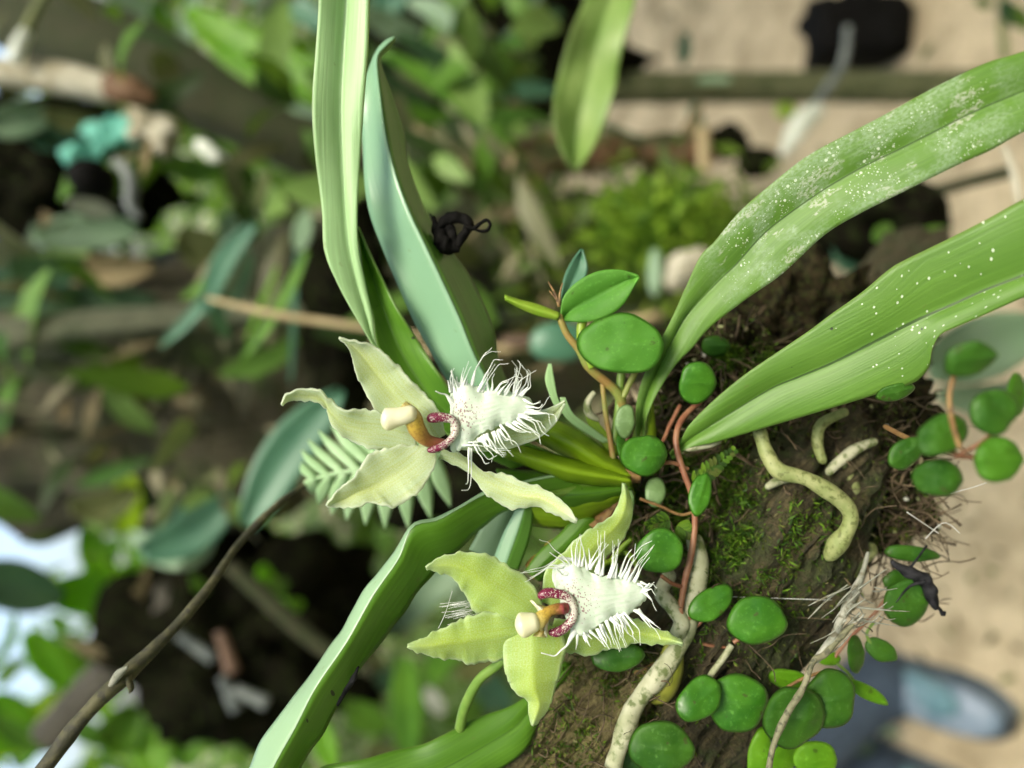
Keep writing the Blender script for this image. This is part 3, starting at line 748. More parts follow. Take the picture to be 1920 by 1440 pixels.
# litter and moss on the trunk
mb = MB()
for i in range(700):
    x = rnd.uniform(-60, 1350); y = rnd.gauss(720 - max(0, x - 300) * .20, 150); d = rnd.uniform(.60, .74)
    if noise.noise(Vector((x * .008, y * .008, 4))) < -.05: continue
    mb.blade(P(x, y, d), randv(), (randv() * .6 - FW), rnd.uniform(.008, .05), rnd.uniform(.005, .016), .3, 2)
tag(mb.build('leaf_litter', mat_lit, loc=P(600, 650, .7)), 'brown leaf litter and bark crumbs caught on the mossy trunk', None, kind='stuff')
mat_moss = folmat('moss', [(.05, .09, .012), (.08, .14, .02), (.12, .19, .03), (.03, .045, .01), (.18, .24, .05)], .3, .7)
mat_mossb = folmat('moss_bright', [(.11, .20, .02), (.17, .28, .03), (.06, .13, .015), (.24, .36, .05)], .4, .6)
mb = MB()
for i in range(900):
    x = rnd.gauss(1245, 62); y = rnd.gauss(415, 38) + abs(x - 1245) * .2
    mb.blade(P(x, y, rnd.uniform(.50, .62)), (randv() - RT * .7), randv(), rnd.uniform(.006, .02), rnd.uniform(.004, .008), .3, 2)
tag(mb.build('moss_tuft', mat_mossb, loc=P(1250, 430, .55)), 'bright yellow green feathery moss at the foot of the trunk', None, kind='stuff')
mb = MB()
for i in range(900):
    x = rnd.uniform(950, 1450); y = rnd.gauss(470, 75)
    mb.blade(P(x, y, rnd.uniform(.62, .74)), (randv() - RT * .7), randv(), rnd.uniform(.006, .03), rnd.uniform(.004, .01), .3, 2)
tag(mb.build('moss_mat', mat_moss, loc=P(1250, 480, .65)), 'dull olive moss along the trunk foot', None, kind='stuff')

def stone(x, y, d, rx, ry, m, nm, label, cat, rz=.02, bmp=.25, seed=1, fr=40, group=None):
    mb = MB(); mb.blob(P(x, y, d), RT * M_(rx, d), UP * M_(ry, d), FW * rz, 20, 14, bmp, fr, seed, power=.9)
    return tag(mb.build(nm, mat_bgs[m] if isinstance(m, str) else m, loc=P(x, y, d)), label, cat, group)
stone(1290, 505, .5, 40, 34, 'wood', 'pale_pebble', 'large whitish pebble behind the narrow end of the speckled leaf', 'pebble', .012, .5, 6, 60)
stone(1228, 510, .46, 14, 46, 'pale', 'pale_bulb', 'cream coloured upright bulb left of the whitish pebble', 'bulb', .008, .1)
stone(1050, 640, .36, 52, 38, 'teal', 'round_blurred_leaf', 'blue grey rounded leaf right of the bluish tall leaf', 'leaf', .004, .2)
stone(975, 640, .5, 34, 14, 'pink', 'pink_chip', 'pinkish bark chip right of the bluish tall leaf', 'bark chip', .006, .2)
stone(985, 430, .7, 48, 38, mat_dark, 'dark_knot', 'dark brown knot on the trunk right of the black curl', 'knot', .03)
stone(1360, 265, 1.0, 40, 30, mat_dark, 'dark_stub', 'dark stub of wood standing over the sand under the stake', 'stump', .03, .4, 4)
stone(1250, 285, 1.0, 90, 30, 'rust', 'brown_husk', 'long brown husk lying on the sand under the stake', 'husk', .03, .4, 6)
stone(1420, 305, .8, 34, 28, mat_dark, 'dark_lump', 'round black lump at the edge of the speckled leaf', 'clod', .02, .3, 7)
stone(1070, 290, .9, 130, 36, 'rust', 'bark_slab', 'dull brown slab of bark below the mottled hanging leaf', 'bark', .03, .4, 9)
for pts, r, m, lab in (([(940, 260), (1000, 390)], 12, 'tan', 'tan stick leaning on the trunk above the dark knot'), ([(745, 215), (900, 330)], 9, 'tan', 'thin tan stick behind the bluish tall leaf'), ([(985, 55), (935, 140)], 10, 'pink', 'pinkish stem among the dark leaves at the top'),
                       ([(1130, 235), (1215, 270)], 7, 'dark', 'thin dark sprig above the brown husk'), ([(700, 640), (900, 660), (1240, 590)], 9, 'tan', 'pale stick lying along the trunk behind the seedling'), ([(1320, 330), (1318, 240)], 12, 'tan', 'ochre stub between the husk and the dark stub')):
    mb = MB(); mb.tube(path(pts, .8 if pts[0][0] != 700 else .55, r), n=16, seg=8, bump=.1, freq=50)
    tag(mb.build('stick', mat_bgs[m]), lab, 'stick', 'sticks behind the orchid')
# things on the sand
mb = MB()
d = 1.45
mb.blob(P(1600, 62, d), RT * M_(92, d), UP * M_(60, d), FW * .06, 30, 20, .22, 22, 3, power=.55)
mb.blob(P(1538, 25, d), RT * M_(26, d), UP * M_(34, d), FW * .04, 16, 10, .3, 22, 5)
tag(mb.build('charred_block', mat_black, loc=P(1600, 62, d)), 'black charred block of tree fern on the sand beside the stake', 'block')
plant('weed', 'small green weed crossing the stake above the sand', 'weed', (1300, 200, 1.0), [(1285, 60, 1280, 125, 26, 1.2, 'teal', 0), (1300, 195, 1315, 270, 28, 1.0, 'teal', 0)])
plant('weed', 'tiny green weed right of the charred block', 'weed', (1750, 120, 1.4), [(1735, 130, 1760, 100, 34, 1.4, 'teal', 0), (1730, 110, 1770, 125, 20, 1.4, 'mid', 0)])
plant('weed', 'green weed in the top right corner', 'weed', (1890, 20, .9), [(1880, 0, 1905, 50, 36, .9, 'teal', 0), (1830, 0, 1860, 12, 22, .9, 'mid', 0), (1900, 10, 1930, 60, 30, .9, 'mid', 0)], stem=(([(1878, -20), (1880, 60), (1885, 110)], .95, 8), 'olive'))
stone(1474, 207, 1.35, 20, 14, mat_ygst, 'yellow_petal', 'yellow fallen petal on the sand just under the stake', 'petal', .008, .2)
stone(1340, 150, 1.09, 32, 8, 'pale', 'stake_lichen', 'pale lichen fleck on the mossy stake', 'lichen', .004, .3)
mb = MB(); mb.tube(path([(1535, 205), (1500, 235), (1470, 290)], .9, (16, 22, 10)), n=16, seg=10)
tag(mb.build('white_root', mat_bgs['white']), 'thick whitish root tip hanging above the sand', 'root')
mb = MB(); mb.tube(path([(1590, 50), (1580, 120), (1540, 180), (1520, 215)], 1.02, (7, 8, 9, 7)), n=16, seg=8)
tag(mb.build('grey_twig', mat_bgs['grey']), 'thin grey twig tied across the mossy stake', 'twig')
plant('clover_weed', 'green sprig growing in the dark gap between the two speckled leaves', 'weed', (1690, 440, .34), [(1640, 450, 1670, 420, 30, .32, 'mid', .0), (1720, 445, 1780, 430, 30, .33, 'mid', .0), (1650, 470, 1730, 465, 18, .33, 'rust', .0), (1570, 440, 1640, 500, 70, .4, 'teal', .1), (1600, 470, 1560, 420, 40, .4, 'grey', .1)])
plant('broad_leaf_plant', 'pale blurred broad leaf under the tip of the dotted leaf at the right edge', 'plant', (1900, 660, .3), [(1740, 690, 1960, 610, 120, .3, 'pale', .0), (1760, 740, 1960, 720, 60, .32, 'pale', .1)])
mb = MB(); mb.tube(path([(1880, 270), (1900, 320), (1912, 390)], .3, (5, 7, 6)), n=12, seg=8); tag(mb.build('pale_twig', mat_bgs['wood']), 'pale twig between the two strap leaves at the right edge', 'twig')
mb = MB(); mb.tube(path([(1560, 425), (1750, 360), (1900, 320)], .45, (10, 12, 12)), n=20, seg=8, bump=.1, freq=60); tag(mb.build('thin_branch', mat_barkd), 'thin olive branch behind the gap between the speckled leaves', 'branch')
plant('blurred_seedling', 'pair of dark green leaves behind the speckled leaf, above the moss', 'plant', (1430, 590, .2), [(1395, 590, 1450, 530, 48, .2, 'teal', .0), (1435, 585, 1555, 500, 72, .19, 'mid', .06)], stem=(([(1440, 570), (1450, 600), (1480, 640)], .195, 5), 'olive'))
plant('sand_weeds', 'faint green weeds on the sand by the bottom shoe', 'weed', (1600, 1380, 1.3), [(1600, 1370, 1650, 1330, 36, 1.35, 'mid', 0), (1590, 1400, 1640, 1400, 34, 1.3, 'dark', 0), (1620, 1350, 1690, 1380, 20, 1.35, 'pale', 0)])

# ------------------------------------------------------------------ person standing on the sand (only lower legs and shoes fall in the frame)
mat_skin = simple('skin', (.45, .27, .19), (.5, .31, .22), 20, .5)
mat_jean = simple('denim', (.028, .045, .075), (.045, .07, .11), 60, .8, bumpv=.003)
mat_shirt = simple('shirt_cloth', (.30, .32, .34), (.36, .38, .40), 20, .8)
mat_hairp = simple('dark_hair', (.015, .01, .008), (.03, .02, .015), 80, .5)
mat_shoe = simple('shoe_fabric', (.13, .19, .26), (.24, .29, .37), 30, .7)
mat_teal_s = simple('shoe_teal', (.08, .18, .22), (.13, .22, .27), 30, .6)
mat_sole = simple('shoe_sole', (.04, .055, .07), (.08, .10, .12), 30, .7)
pz = thing('person', Vector((-.66, .95, 0)), 'person standing on the sand in blue jeans and light blue sports shoes', 'person')
def skinned(name, verts, edges, radii, mat, parent, sub=2, root=0):
    org = parent.location
    me = bpy.data.meshes.new(name); me.from_pydata([Vector(v) - org for v in verts], edges, []); me.materials.append(mat)
    o = bpy.data.objects.new(name, me); COL.objects.link(o); o.parent = parent
    s = o.modifiers.new('skin', 'SKIN'); s.use_smooth_shade = True
    for i, r in enumerate(radii):
        me.skin_vertices[0].data[i].radius = (r if isinstance(r, tuple) else (r, r)); me.skin_vertices[0].data[i].use_root = i == root
    u = o.modifiers.new('sub', 'SUBSURF'); u.levels = sub; u.render_levels = sub
    return o
HIP = Vector((-.93, 1.03, .93)); KA = Vector((-.77, 1.0, .50)); AA = Vector((-.565, .985, .10)); KB = Vector((-.90, .97, .50)); AB = Vector((-.745, .99, .10))
CH = HIP + Vector((-.03, .0, .42)); NK = CH + Vector((0, 0, .13)); HD = NK + Vector((0, -.02, .12))
bv = [HIP, HIP + Vector((.09, 0, -.03)), KA, AA, AA + Vector((0, -.09, -.055)), HIP + Vector((-.09, 0, -.03)), KB, AB, AB + Vector((0, -.09, -.055)),
      HIP + Vector((0, 0, .2)), CH, NK, HD, HD + Vector((0, -.01, .09)), CH + Vector((.18, 0, .04)), CH + Vector((.22, -.02, -.24)), CH + Vector((.18, -.16, -.42)), CH + Vector((-.18, 0, .04)), CH + Vector((-.22, -.02, -.24)), CH + Vector((-.2, -.12, -.45))]
be = [(0, 1), (1, 2), (2, 3), (3, 4), (0, 5), (5, 6), (6, 7), (7, 8), (0, 9), (9, 10), (10, 11), (11, 12), (12, 13), (10, 14), (14, 15), (15, 16), (10, 17), (17, 18), (18, 19)]
br = [.12, .085, .055, .04, .03, .085, .055, .04, .03, .11, .12, .05, .08, .05, .05, .042, .03, .05, .042, .03]
for hx, k in ((16, 1), (19, -1)):
    base = bv[hx]; pi = len(bv); bv.append(base + Vector((0, -.05, -.05))); be.append((hx, pi)); br.append((.036, .018))
    for f in range(4):
        a = base + Vector((.027 - .018 * f, -.08, -.085)); ln = (.035, .042, .04, .03)[f]
        i = len(bv); bv += [a, a + Vector((0, -ln * .5, -ln)), a + Vector((0, ln * .0, -ln * 1.9))]; be += [(pi, i), (i, i + 1), (i + 1, i + 2)]; br += [.009, .0085, .007]
    i = len(bv); bv += [base + Vector((.035 * k, -.05, -.03)), base + Vector((.05 * k, -.07, -.07))]; be += [(hx, i), (i, i + 1)]; br += [.011, .009]
body = skinned('body', bv, be, br, mat_skin, pz)
mat_eye = mat_black
for sx in (-.03, .03):
    mb = MB(); mb.blob(HD + Vector((sx, -.075, .03)), Vector((.012, 0, 0)), Vector((0, .008, 0)), Vector((0, 0, .007)), 10, 8); mb.build('eye', mat_eye, body)
mb = MB(); mb.blob(HD + Vector((0, -.088, .0)), Vector((.013, 0, 0)), Vector((0, .018, 0)), Vector((0, 0, .022)), 10, 8); mb.build('nose', mat_skin, body)
mb = MB(); mb.blob(HD + Vector((0, -.078, -.035)), Vector((.022, 0, 0)), Vector((0, .008, 0)), Vector((0, 0, .006)), 10, 8); mb.build('mouth', mat_bgs['pink'], body)
mb = MB(); mb.blob(HD + Vector((0, .02, .065)), Vector((.092, 0, 0)), Vector((0, .10, 0)), Vector((0, 0, .10)), 20, 14, .15, 30, 1); mb.build('hair', mat_hairp, pz)
skinned('shirt', [HIP + Vector((0, 0, -.02)), HIP + Vector((0, 0, .2)), CH, NK + Vector((0, 0, -.05)), CH + Vector((.19, 0, .03)), CH + Vector((.225, -.01, -.14)), CH + Vector((-.19, 0, .03)), CH + Vector((-.225, -.01, -.14))],
        [(0, 1), (1, 2), (2, 3), (2, 4), (4, 5), (2, 6), (6, 7)], [.145, .135, .145, .07, .07, .065, .07, .065], mat_shirt, pz)
skinned('jeans', [HIP + Vector((0, 0, .05)), HIP, HIP + Vector((.09, 0, -.04)), KA, KA.lerp(AA, .5), AA + Vector((0, .0, -.0)), AA + Vector((0.003, -.035, -.07)), HIP + Vector((-.09, 0, -.04)), KB, KB.lerp(AB, .5), AB, AB + Vector((.003, -.035, -.07))],
        [(0, 1), (1, 2), (2, 3), (3, 4), (4, 5), (5, 6), (1, 7), (7, 8), (8, 9), (9, 10), (10, 11)], [.14, .14, .105, .078, .072, .066, .066, .105, .078, .072, .066, .066], mat_jean, pz)
def shoe(A):
    toe = A + Vector((.01, -.19, 0)); heel = A + Vector((0, .075, 0))
    mb = MB(); out = []
    secs = [(.085, .026, .045, .055), (.06, .036, .05, .075), (.0, .038, .052, .085), (-.06, .042, .05, .07), (-.11, .046, .042, .055), (-.155, .044, .034, .04), (-.19, .030, .026, .024), (-.205, .012, .02, .014)]
    base = 0; K = 16
    for (yy, w, zc, h) in secs:
        for k in range(K):
            a = 2 * math.pi * k / K
            z = .030 + max(-.008, h * .5 + math.sin(a) * h * .5)
            mb.v.append(Vector((A.x + math.cos(a) * w, A.y + yy, z))); mb.uv.append(((k / K, yy), (k, yy)))
    for i in range(len(secs) - 1):
        for k in range(K):
            k2 = (k + 1) % K; mb.f.append((i * K + k, i * K + k2, (i + 1) * K + k2, (i + 1) * K + k))
    mb.f.append(tuple(range(K))[::-1]); mb.f.append(tuple((len(secs) - 1) * K + k for k in range(K)))
    s = mb.build('shoe', mat_shoe, pz, sub=1)
    mb = MB(); K = 18
    for z in (.002, .030):
        for (yy, w) in ((.093, .018), (.08, .034), (.04, .041), (0, .041), (-.06, .045), (-.11, .051), (-.16, .048), (-.195, .034), (-.213, .014)):
            for sgn in (-1, 1): mb.v.append(Vector((A.x + sgn * w, A.y + yy, z))); mb.uv.append(((0, 0), (0, 0)))
    n = 9
    for lv in (0, 1):
        for i in range(n - 1):
            a = lv * 2 * n + 2 * i; mb.f.append((a, a + 1, a + 3, a + 2))
    for i in range(n - 1):
        for sd_ in (0, 1):
            a = 2 * i + sd_; mb.f.append((a, a + 2, a + 2 + 2 * n, a + 2 * n))
    for a in (0, 2 * (n - 1)): mb.f.append((a, a + 1, a + 1 + 2 * n, a + 2 * n))
    mb.build('sole', mat_sole, s)
    mb = MB(); mb.blob(A + Vector((.012, -.08, -.03)), Vector((.036, 0, 0)), Vector((0, .075, 0)), Vector((0, -.012, .022)), 16, 10)
    mb.build('side_panel', mat_teal_s, s)
    for i in range(5):
        y = A.y - .035 - i * .018; z = .112 - i * .010
        mb = MB(); mb.tube([(Vector((A.x - .026, y, z - .012)), .0032), (Vector((A.x, y - .004, z)), .0032), (Vector((A.x + .026, y, z - .012)), .0032)], n=8, seg=6); mb.build('lace', mat_bgs['grey'], s)
shoe(AA); shoe(AB)

# ================================================================== BRANCH
brc = [((900, 1760), .158, 180), ((1040, 1570), .156, 165), ((1155, 1420), .153, 152), ((1285, 1240), .151, 148), ((1390, 1070), .150, 148), ((1470, 930), .153, 140), ((1540, 800), .163, 120), ((1590, 690), .185, 100), ((1650, 600), .22, 85), ((1720, 500), .28, 70)]
mb = MB(); mb.tube([(P(p[0], p[1], d), M_(r, d)) for p, d, r in brc], n=200, seg=150, bump=.16, freq=90, seed=2, lobes=5, lobe_amp=.075, twist=1.6, ridge=.14, rk=5.0, rl=55)
for i, v in enumerate(mb.v): mb.v[i] = v + (RT * noise.noise(v * 420) + FW * noise.noise(v * 420 + Vector((9, 0, 0)))) * .0010
branch = mb.build('tree_branch', mat_bark, loc=P(1320, 1230, .15)); BV = list(mb.v)
tag(branch, 'thick rough brown branch with ridged bark carrying the orchid', 'branch')
# fused side ridges
for pts, d, r, m, s in (([(1290, 1520), (1335, 1430), (1400, 1310), (1475, 1190), (1560, 1080), (1625, 960)], (.152, .150, .150, .153), (56, 54, 50, 40), mat_barkd, 3),
                        ([(900, 1500), (1010, 1370), (1100, 1260), (1190, 1180)], (.142, .139, .139, .142), (52, 46, 38, 20), mat_barkg, 5),
                        ([(1030, 1520), (1130, 1380), (1230, 1260), (1290, 1190)], (.137, .135, .135, .139), (34, 30, 24, 12), mat_barkg, 7), ([(1090, 1540), (1160, 1420), (1230, 1320), (1290, 1250)], (.140, .137, .137, .142), (34, 30, 22, 10), mat_barkg, 9), ([(960, 1540), (1060, 1390), (1140, 1290), (1200, 1215)], (.138, .137, .137, .141), (30, 26, 20, 10), mat_barkg, 11)):
    mb = MB(); mb.tube(path(pts, d, r), n=120, seg=60, bump=.2, freq=160, seed=s, lobes=4, lobe_amp=.08, twist=1.5, ridge=.16, rk=2.4, rl=40); mb.build('bark_ridge', m, branch)
    BV += mb.v
# root and humus mass on the branch
mat_humus = simple('humus', (.006, .005, .003), (.030, .022, .011), 420, .95, spec=.1, bumpv=.002, c3=(.035, .045, .012))
hum = thing('root_mass', P(1520, 800, .15), 'dark humus and tangled dead roots on the branch under the two strap leaves', 'root mass')
mb = MB()
for (x, y, d, r, sq) in ((1330, 680, .156, 105, .7), (1240, 800, .152, 75, .6), (1430, 620, .17, 100, .6), (1500, 760, .153, 120, .6), (1640, 850, .152, 105, .6), (1690, 960, .150, 62, .5), (1400, 860, .148, 100, .5), (1290, 940, .147, 90, .4), (1560, 930, .152, 90, .5), (1520, 600, .19, 110, .6), (1160, 985, .150, 66, .5), (1120, 1060, .155, 70, .5), (1090, 1140, .158, 66, .5), (1210, 950, .146, 60, .4), (1660, 770, .17, 90, .5)):
    mb.blob(P(x, y, d), RT * M_(r, d), UP * M_(r, d), FW * M_(r * sq, d), 90, 64, .6, 150, x)
mb.build('humus', mat_humus, hum, loc=None); HV = list(mb.v)
mb = MB()
anch = [v for v in HV if (v - CAM).dot(FW) < .158]
for i in range(1100):
    c = rnd.choice(anch); q = c + randv() * .001; w_ = rnd.choice((.00012, .00016, .00028)); pts = [(q, w_)]
    dv = (randv() + randv() * .5).normalized(); 
    for k in range(5):
        dv = (dv + randv() * .55 - FW * .08).normalized(); q = q + dv * rnd.uniform(.0012, .0032)
        pts.append((q, w_ * rnd.uniform(.5, 1.2)))
    mb.tube(pts, n=10, seg=4, cap=False)
tag(mb.build('fibre', mat_fibre, hum), None, None, None, 'stuff')
mb = MB()   # wiry dead roots hanging over the sand at the right
for i in range(60):
    x = rnd.uniform(1640, 1730); y = rnd.uniform(900, 1160)
    q = P(x, y, rnd.uniform(.143, .152)); pts = [(q, .00018)]; dv = (RT * rnd.uniform(-.2, 1) + UP * rnd.uniform(-.6, .6)).normalized()
    for k in range(4):
        dv = (dv + randv() * .6).normalized(); q = q + dv * rnd.uniform(.0012, .003); pts.append((q, .00016 * rnd.uniform(.5, 1)))
    mb.tube(pts, n=8, seg=4, cap=False)
tag(mb.build('wiry_root', mat_fibre, hum), None, None, None, 'stuff')

# moss on the branch
mat_mossn = folmat('branch_moss', [(.035, .085, .010), (.07, .15, .015), (.02, .05, .008), (.12, .22, .02), (.08, .10, .025)], .3, .6)
mat_mossl = folmat('dry_moss', [(.16, .17, .05), (.09, .11, .02), (.24, .22, .10), (.05, .07, .01), (.12, .16, .02)], .2, .7)
mb = MB(); mb2 = MB()
AV = BV + HV; AV = [v for v in AV if (v - CAM).dot(FW) < .150]
def px(v):
    q = v - CAM; d = q.dot(FW); return 960 + q.dot(RT) / d * FPX, 720 - q.dot(UP) / d * FPX, d
zones = [(1330, 890, 75, 55, 1.0), (1220, 900, 50, 50, .9), (1250, 1000, 50, 45, .8), (1330, 1030, 60, 60, .7), (1380, 900, 60, 45, .7), (1310, 1090, 40, 40, .6), (1140, 960, 40, 30, .6), (1400, 690, 60, 50, .4), (1170, 1210, 60, 25, .5), (1150, 1010, 50, 70, 1.0), (1290, 1180, 40, 60, .6), (1500, 1000, 50, 70, .35), (1380, 980, 40, 60, .6), (1430, 1120, 60, 50, .25)]
PX = [(v, *px(v)) for v in AV]
_zb = {}
for q in PX:                       # only the outer surface grows moss, not the inside of overlapping lumps
    k = (int(q[1] / 7), int(q[2] / 7)); _zb[k] = min(_zb.get(k, 9), q[3])
PX = [q for q in PX if q[3] < _zb[(int(q[1] / 7), int(q[2] / 7))] + .0007]
def tuft(target, v, big):
    target.blade(v + randv() * .0007 - FW * rnd.uniform(0, .0012) * big, randv() * .8 - FW * .6 - RT * .3, randv(), rnd.uniform(.0006, .0020) * (.6 + .4 * big), rnd.uniform(.00018, .00042), .4, 2)
for (zx, zy, rx, ry, w) in zones:
    near = [q for q in PX if abs(q[1] - zx) < rx * 1.1 and abs(q[2] - zy) < ry * 1.1 and q[3] < .150]
    near = [q for q in near if ((q[1] - zx) / rx) ** 2 + ((q[2] - zy) / ry) ** 2 < 1.2 and noise.noise(q[0] * 300) > -.15]
    if not near: continue
    for i in range(int(rx * ry * w * .75)):
        tuft(mb, rnd.choice(near)[0], 1)
front = [q for q in PX if noise.noise(q[0] * 200) > .08]
for i in range(11000): tuft(mb if rnd.random() < .7 else mb2, rnd.choice(front)[0], .2)
tag(mb.build('branch_moss', mat_mossn, loc=P(1330, 900, .14)), 'fresh green moss cushions on the branch around the round leaves', None, kind='stuff')
FV = [v for v in BV if (v - CAM).dot(FW) < .151]
for i in range(15000):
    v = rnd.choice(FV); x, y, d = px(v)
    if noise.noise(v * 230 + Vector((3, 3, 3))) < -.02: continue
    mb2.blade(v + randv() * .0003, randv() - FW * .3, randv(), rnd.uniform(.0004, .0013), rnd.uniform(.00012, .00032), .3, 2)
mb3 = MB()
for i in range(520):
    v = rnd.choice(front)[0]; q = v - FW * .0003; w_ = rnd.choice((.00007, .0001, .00016)); pts = [(q, w_)]
    dv = (randv() - FW * .2).normalized()
    for k in range(5):
        dv = (dv + randv() * .5).normalized(); q = q + dv * rnd.uniform(.0008, .0026) - FW * .0001; pts.append((q, w_ * rnd.uniform(.5, 1)))
    mb3.tube(pts, n=10, seg=4, cap=False)
tag(mb3.build('rootlets', mat_fibre, loc=P(1400, 1000, .14)), 'thread thin dead rootlets matted over the bark', None, kind='stuff')
tag(mb2.build('dry_moss', mat_mossl, loc=P(1250, 1250, .14)), 'thin straw coloured moss threads on the ridged bark', None, kind='stuff')
# pale lichen and grit crumbs
mat_crumb = folmat('crumbs', [(.45, .46, .36), (.30, .32, .22), (.55, .55, .48), (.2, .18, .1)], .1, .8)
mb = MB()
for i in range(520):
    v = rnd.choice(anch); mb.blob(v - FW * .0002, RT * rnd.uniform(.0002, .0008), UP * rnd.uniform(.0002, .0008), FW * .0003, 8, 6, .6, 900, i)
tag(mb.build('lichen_crumbs', mat_crumb, loc=P(1400, 800, .15)), 'pale crumbs of lichen scattered over the dark root mass', None, kind='stuff')

# ================================================================== ORCHID
orc = thing('orchid', P(1190, 890, .135), 'pale green orchid with two fringed white flowers and long strap leaves on the branch', 'orchid')
ribbon('leaf', [(655, -580), (628, -500), (615, -350), (604, -180), (600, -60), (598, 0), (590, 100), (586, 200), (592, 300), (603, 400), (608, 470), (632, 530), (664, 590), (700, 650), (740, 720)],
       [(658, -580), (676, -500), (690, -350), (694, -180), (693, -60), (692, 0), (690, 100), (682, 200), (675, 300), (671, 400), (673, 470), (684, 530), (697, 590), (707, 650), (752, 715)], mat_pale, orc,
       Mi=[(656, -580), (652, -500), (652, -350), (650, -180), (650, -60), (649, 0), (643, 100), (639, 200), (642, 300), (649, 400), (657, 470), (670, 530), (687, 590), (705, 650), (746, 717)],
       dL=(.124, .123, .124, .127, .131, .134), dM=(.125, .126, .127, .1295, .1325, .135), dR=(.124, .123, .124, .128, .132, .135), ruf=.0004, bulge=.0004, n=140, label='pale green leaf leaving the top of the picture, leftmost')
ribbon('leaf', [(668, 425), (682, 520), (697, 590), (708, 650), (735, 710), (780, 765), (860, 830), (960, 880)],
       [(672, 425), (702, 492), (740, 568), (787, 645), (827, 705), (865, 755), (950, 810), (1040, 850)], mat_deep, orc,
       dL=(.134, .1355, .137, .137), dM=(.136, .1375, .139, .138), dR=(.134, .1355, .136, .137), ruf=.0006, n=70, label='dark green leaf showing its underside between the two tall pale leaves')
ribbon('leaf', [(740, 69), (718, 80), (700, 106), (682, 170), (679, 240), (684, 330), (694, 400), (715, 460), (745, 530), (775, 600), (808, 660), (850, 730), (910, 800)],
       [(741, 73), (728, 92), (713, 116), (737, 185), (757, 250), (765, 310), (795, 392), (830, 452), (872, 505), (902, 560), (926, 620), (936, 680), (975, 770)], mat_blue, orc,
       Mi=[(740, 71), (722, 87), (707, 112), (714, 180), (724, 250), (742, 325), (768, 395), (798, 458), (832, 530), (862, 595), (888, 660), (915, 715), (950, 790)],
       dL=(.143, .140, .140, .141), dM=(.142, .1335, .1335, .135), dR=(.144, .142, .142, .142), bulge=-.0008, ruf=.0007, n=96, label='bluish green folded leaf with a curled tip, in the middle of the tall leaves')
ribbon('leaf', [(2500, 40), (2450, 10), (2350, -15), (2200, 5), (2020, 55), (1920, 97), (1847, 120), (1747, 167), (1663, 213), (1600, 246), (1513, 293), (1440, 350), (1387, 397), (1340, 453), (1313, 480), (1285, 540), (1258, 600), (1222, 670), (1200, 725), (1192, 775), (1195, 850)],
       [(2500, 44), (2450, 75), (2350, 105), (2200, 145), (2020, 205), (1920, 247), (1860, 280), (1800, 307), (1713, 350), (1613, 400), (1547, 440), (1467, 513), (1400, 560), (1333, 612), (1300, 650), (1267, 684), (1240, 725), (1222, 760), (1210, 800), (1212, 870)], mat_spot, orc,
       Mi=[(2500, 42), (2450, 42), (2350, 46), (2200, 72), (2020, 125), (1920, 170), (1830, 208), (1740, 253), (1680, 283), (1620, 312), (1550, 352), (1480, 400), (1430, 440), (1380, 496), (1347, 527), (1287, 592), (1250, 660), (1225, 712), (1206, 770), (1203, 860)],
       dL=(.112, .108, .108, .113, .121, .130, .137), dM=(.112, .1085, .1085, .1138, .1220, .1312, .1385), dR=(.112, .108, .1075, .1125, .1205, .1298, .137), bulge=.0006, ruf=.00025, n=150, m=10, label='long strap leaf crusted with white specks, upper right')
ribbon('leaf', [(2460, 330), (2400, 290), (2280, 275), (2140, 295), (2010, 335), (1920, 373), (1847, 413), (1770, 452), (1697, 487), (1665, 506), (1613, 550), (1560, 588), (1513, 623), (1413, 690), (1365, 727), (1323, 765), (1290, 800), (1278, 822), (1255, 850)],
       [(2460, 334), (2400, 375), (2280, 430), (2140, 480), (2010, 525), (1920, 557), (1850, 588), (1790, 614), (1762, 628), (1748, 655), (1743, 685), (1722, 712), (1690, 726), (1647, 738), (1547, 768), (1440, 800), (1343, 828), (1292, 840), (1262, 862)], mat_dots, orc,
       Mi=[(2460, 332), (2400, 340), (2280, 375), (2140, 425), (2010, 475), (1920, 517), (1847, 545), (1780, 575), (1713, 603), (1640, 640), (1567, 677), (1500, 705), (1447, 727), (1380, 768), (1330, 800), (1287, 828), (1258, 856)],
       dL=(.112, .108, .107, .1125, .1195, .127, .134), dM=(.112, .109, .1082, .1138, .1207, .1282, .135), dR=(.112, .108, .1075, .1130, .1198, .1272, .134), bulge=.0006, ruf=.0002, n=160, m=10, label='broad strap leaf with scattered white dots and a nicked lower edge, right')
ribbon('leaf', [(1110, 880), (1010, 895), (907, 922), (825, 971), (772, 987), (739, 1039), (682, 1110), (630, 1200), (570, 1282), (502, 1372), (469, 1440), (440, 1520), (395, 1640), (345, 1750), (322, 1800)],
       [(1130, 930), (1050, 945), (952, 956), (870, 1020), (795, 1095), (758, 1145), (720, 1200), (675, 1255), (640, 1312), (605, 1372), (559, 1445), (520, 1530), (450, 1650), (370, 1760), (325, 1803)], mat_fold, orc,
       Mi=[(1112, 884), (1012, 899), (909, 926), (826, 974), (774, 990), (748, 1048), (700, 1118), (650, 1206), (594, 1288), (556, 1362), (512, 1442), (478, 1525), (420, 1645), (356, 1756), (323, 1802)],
       dL=(.137, .131, .128, .127, .127, .127, .127, .128, .130), dM=(.136, .130, .126, .1235, .122, .121, .121, .124, .130), dR=(.137, .133, .131, .129, .127, .126, .126, .127, .130), bulge=.0005, ruf=.0006, n=100, blot=.0006, label='long glossy leaf with a pale turned edge, lower left')
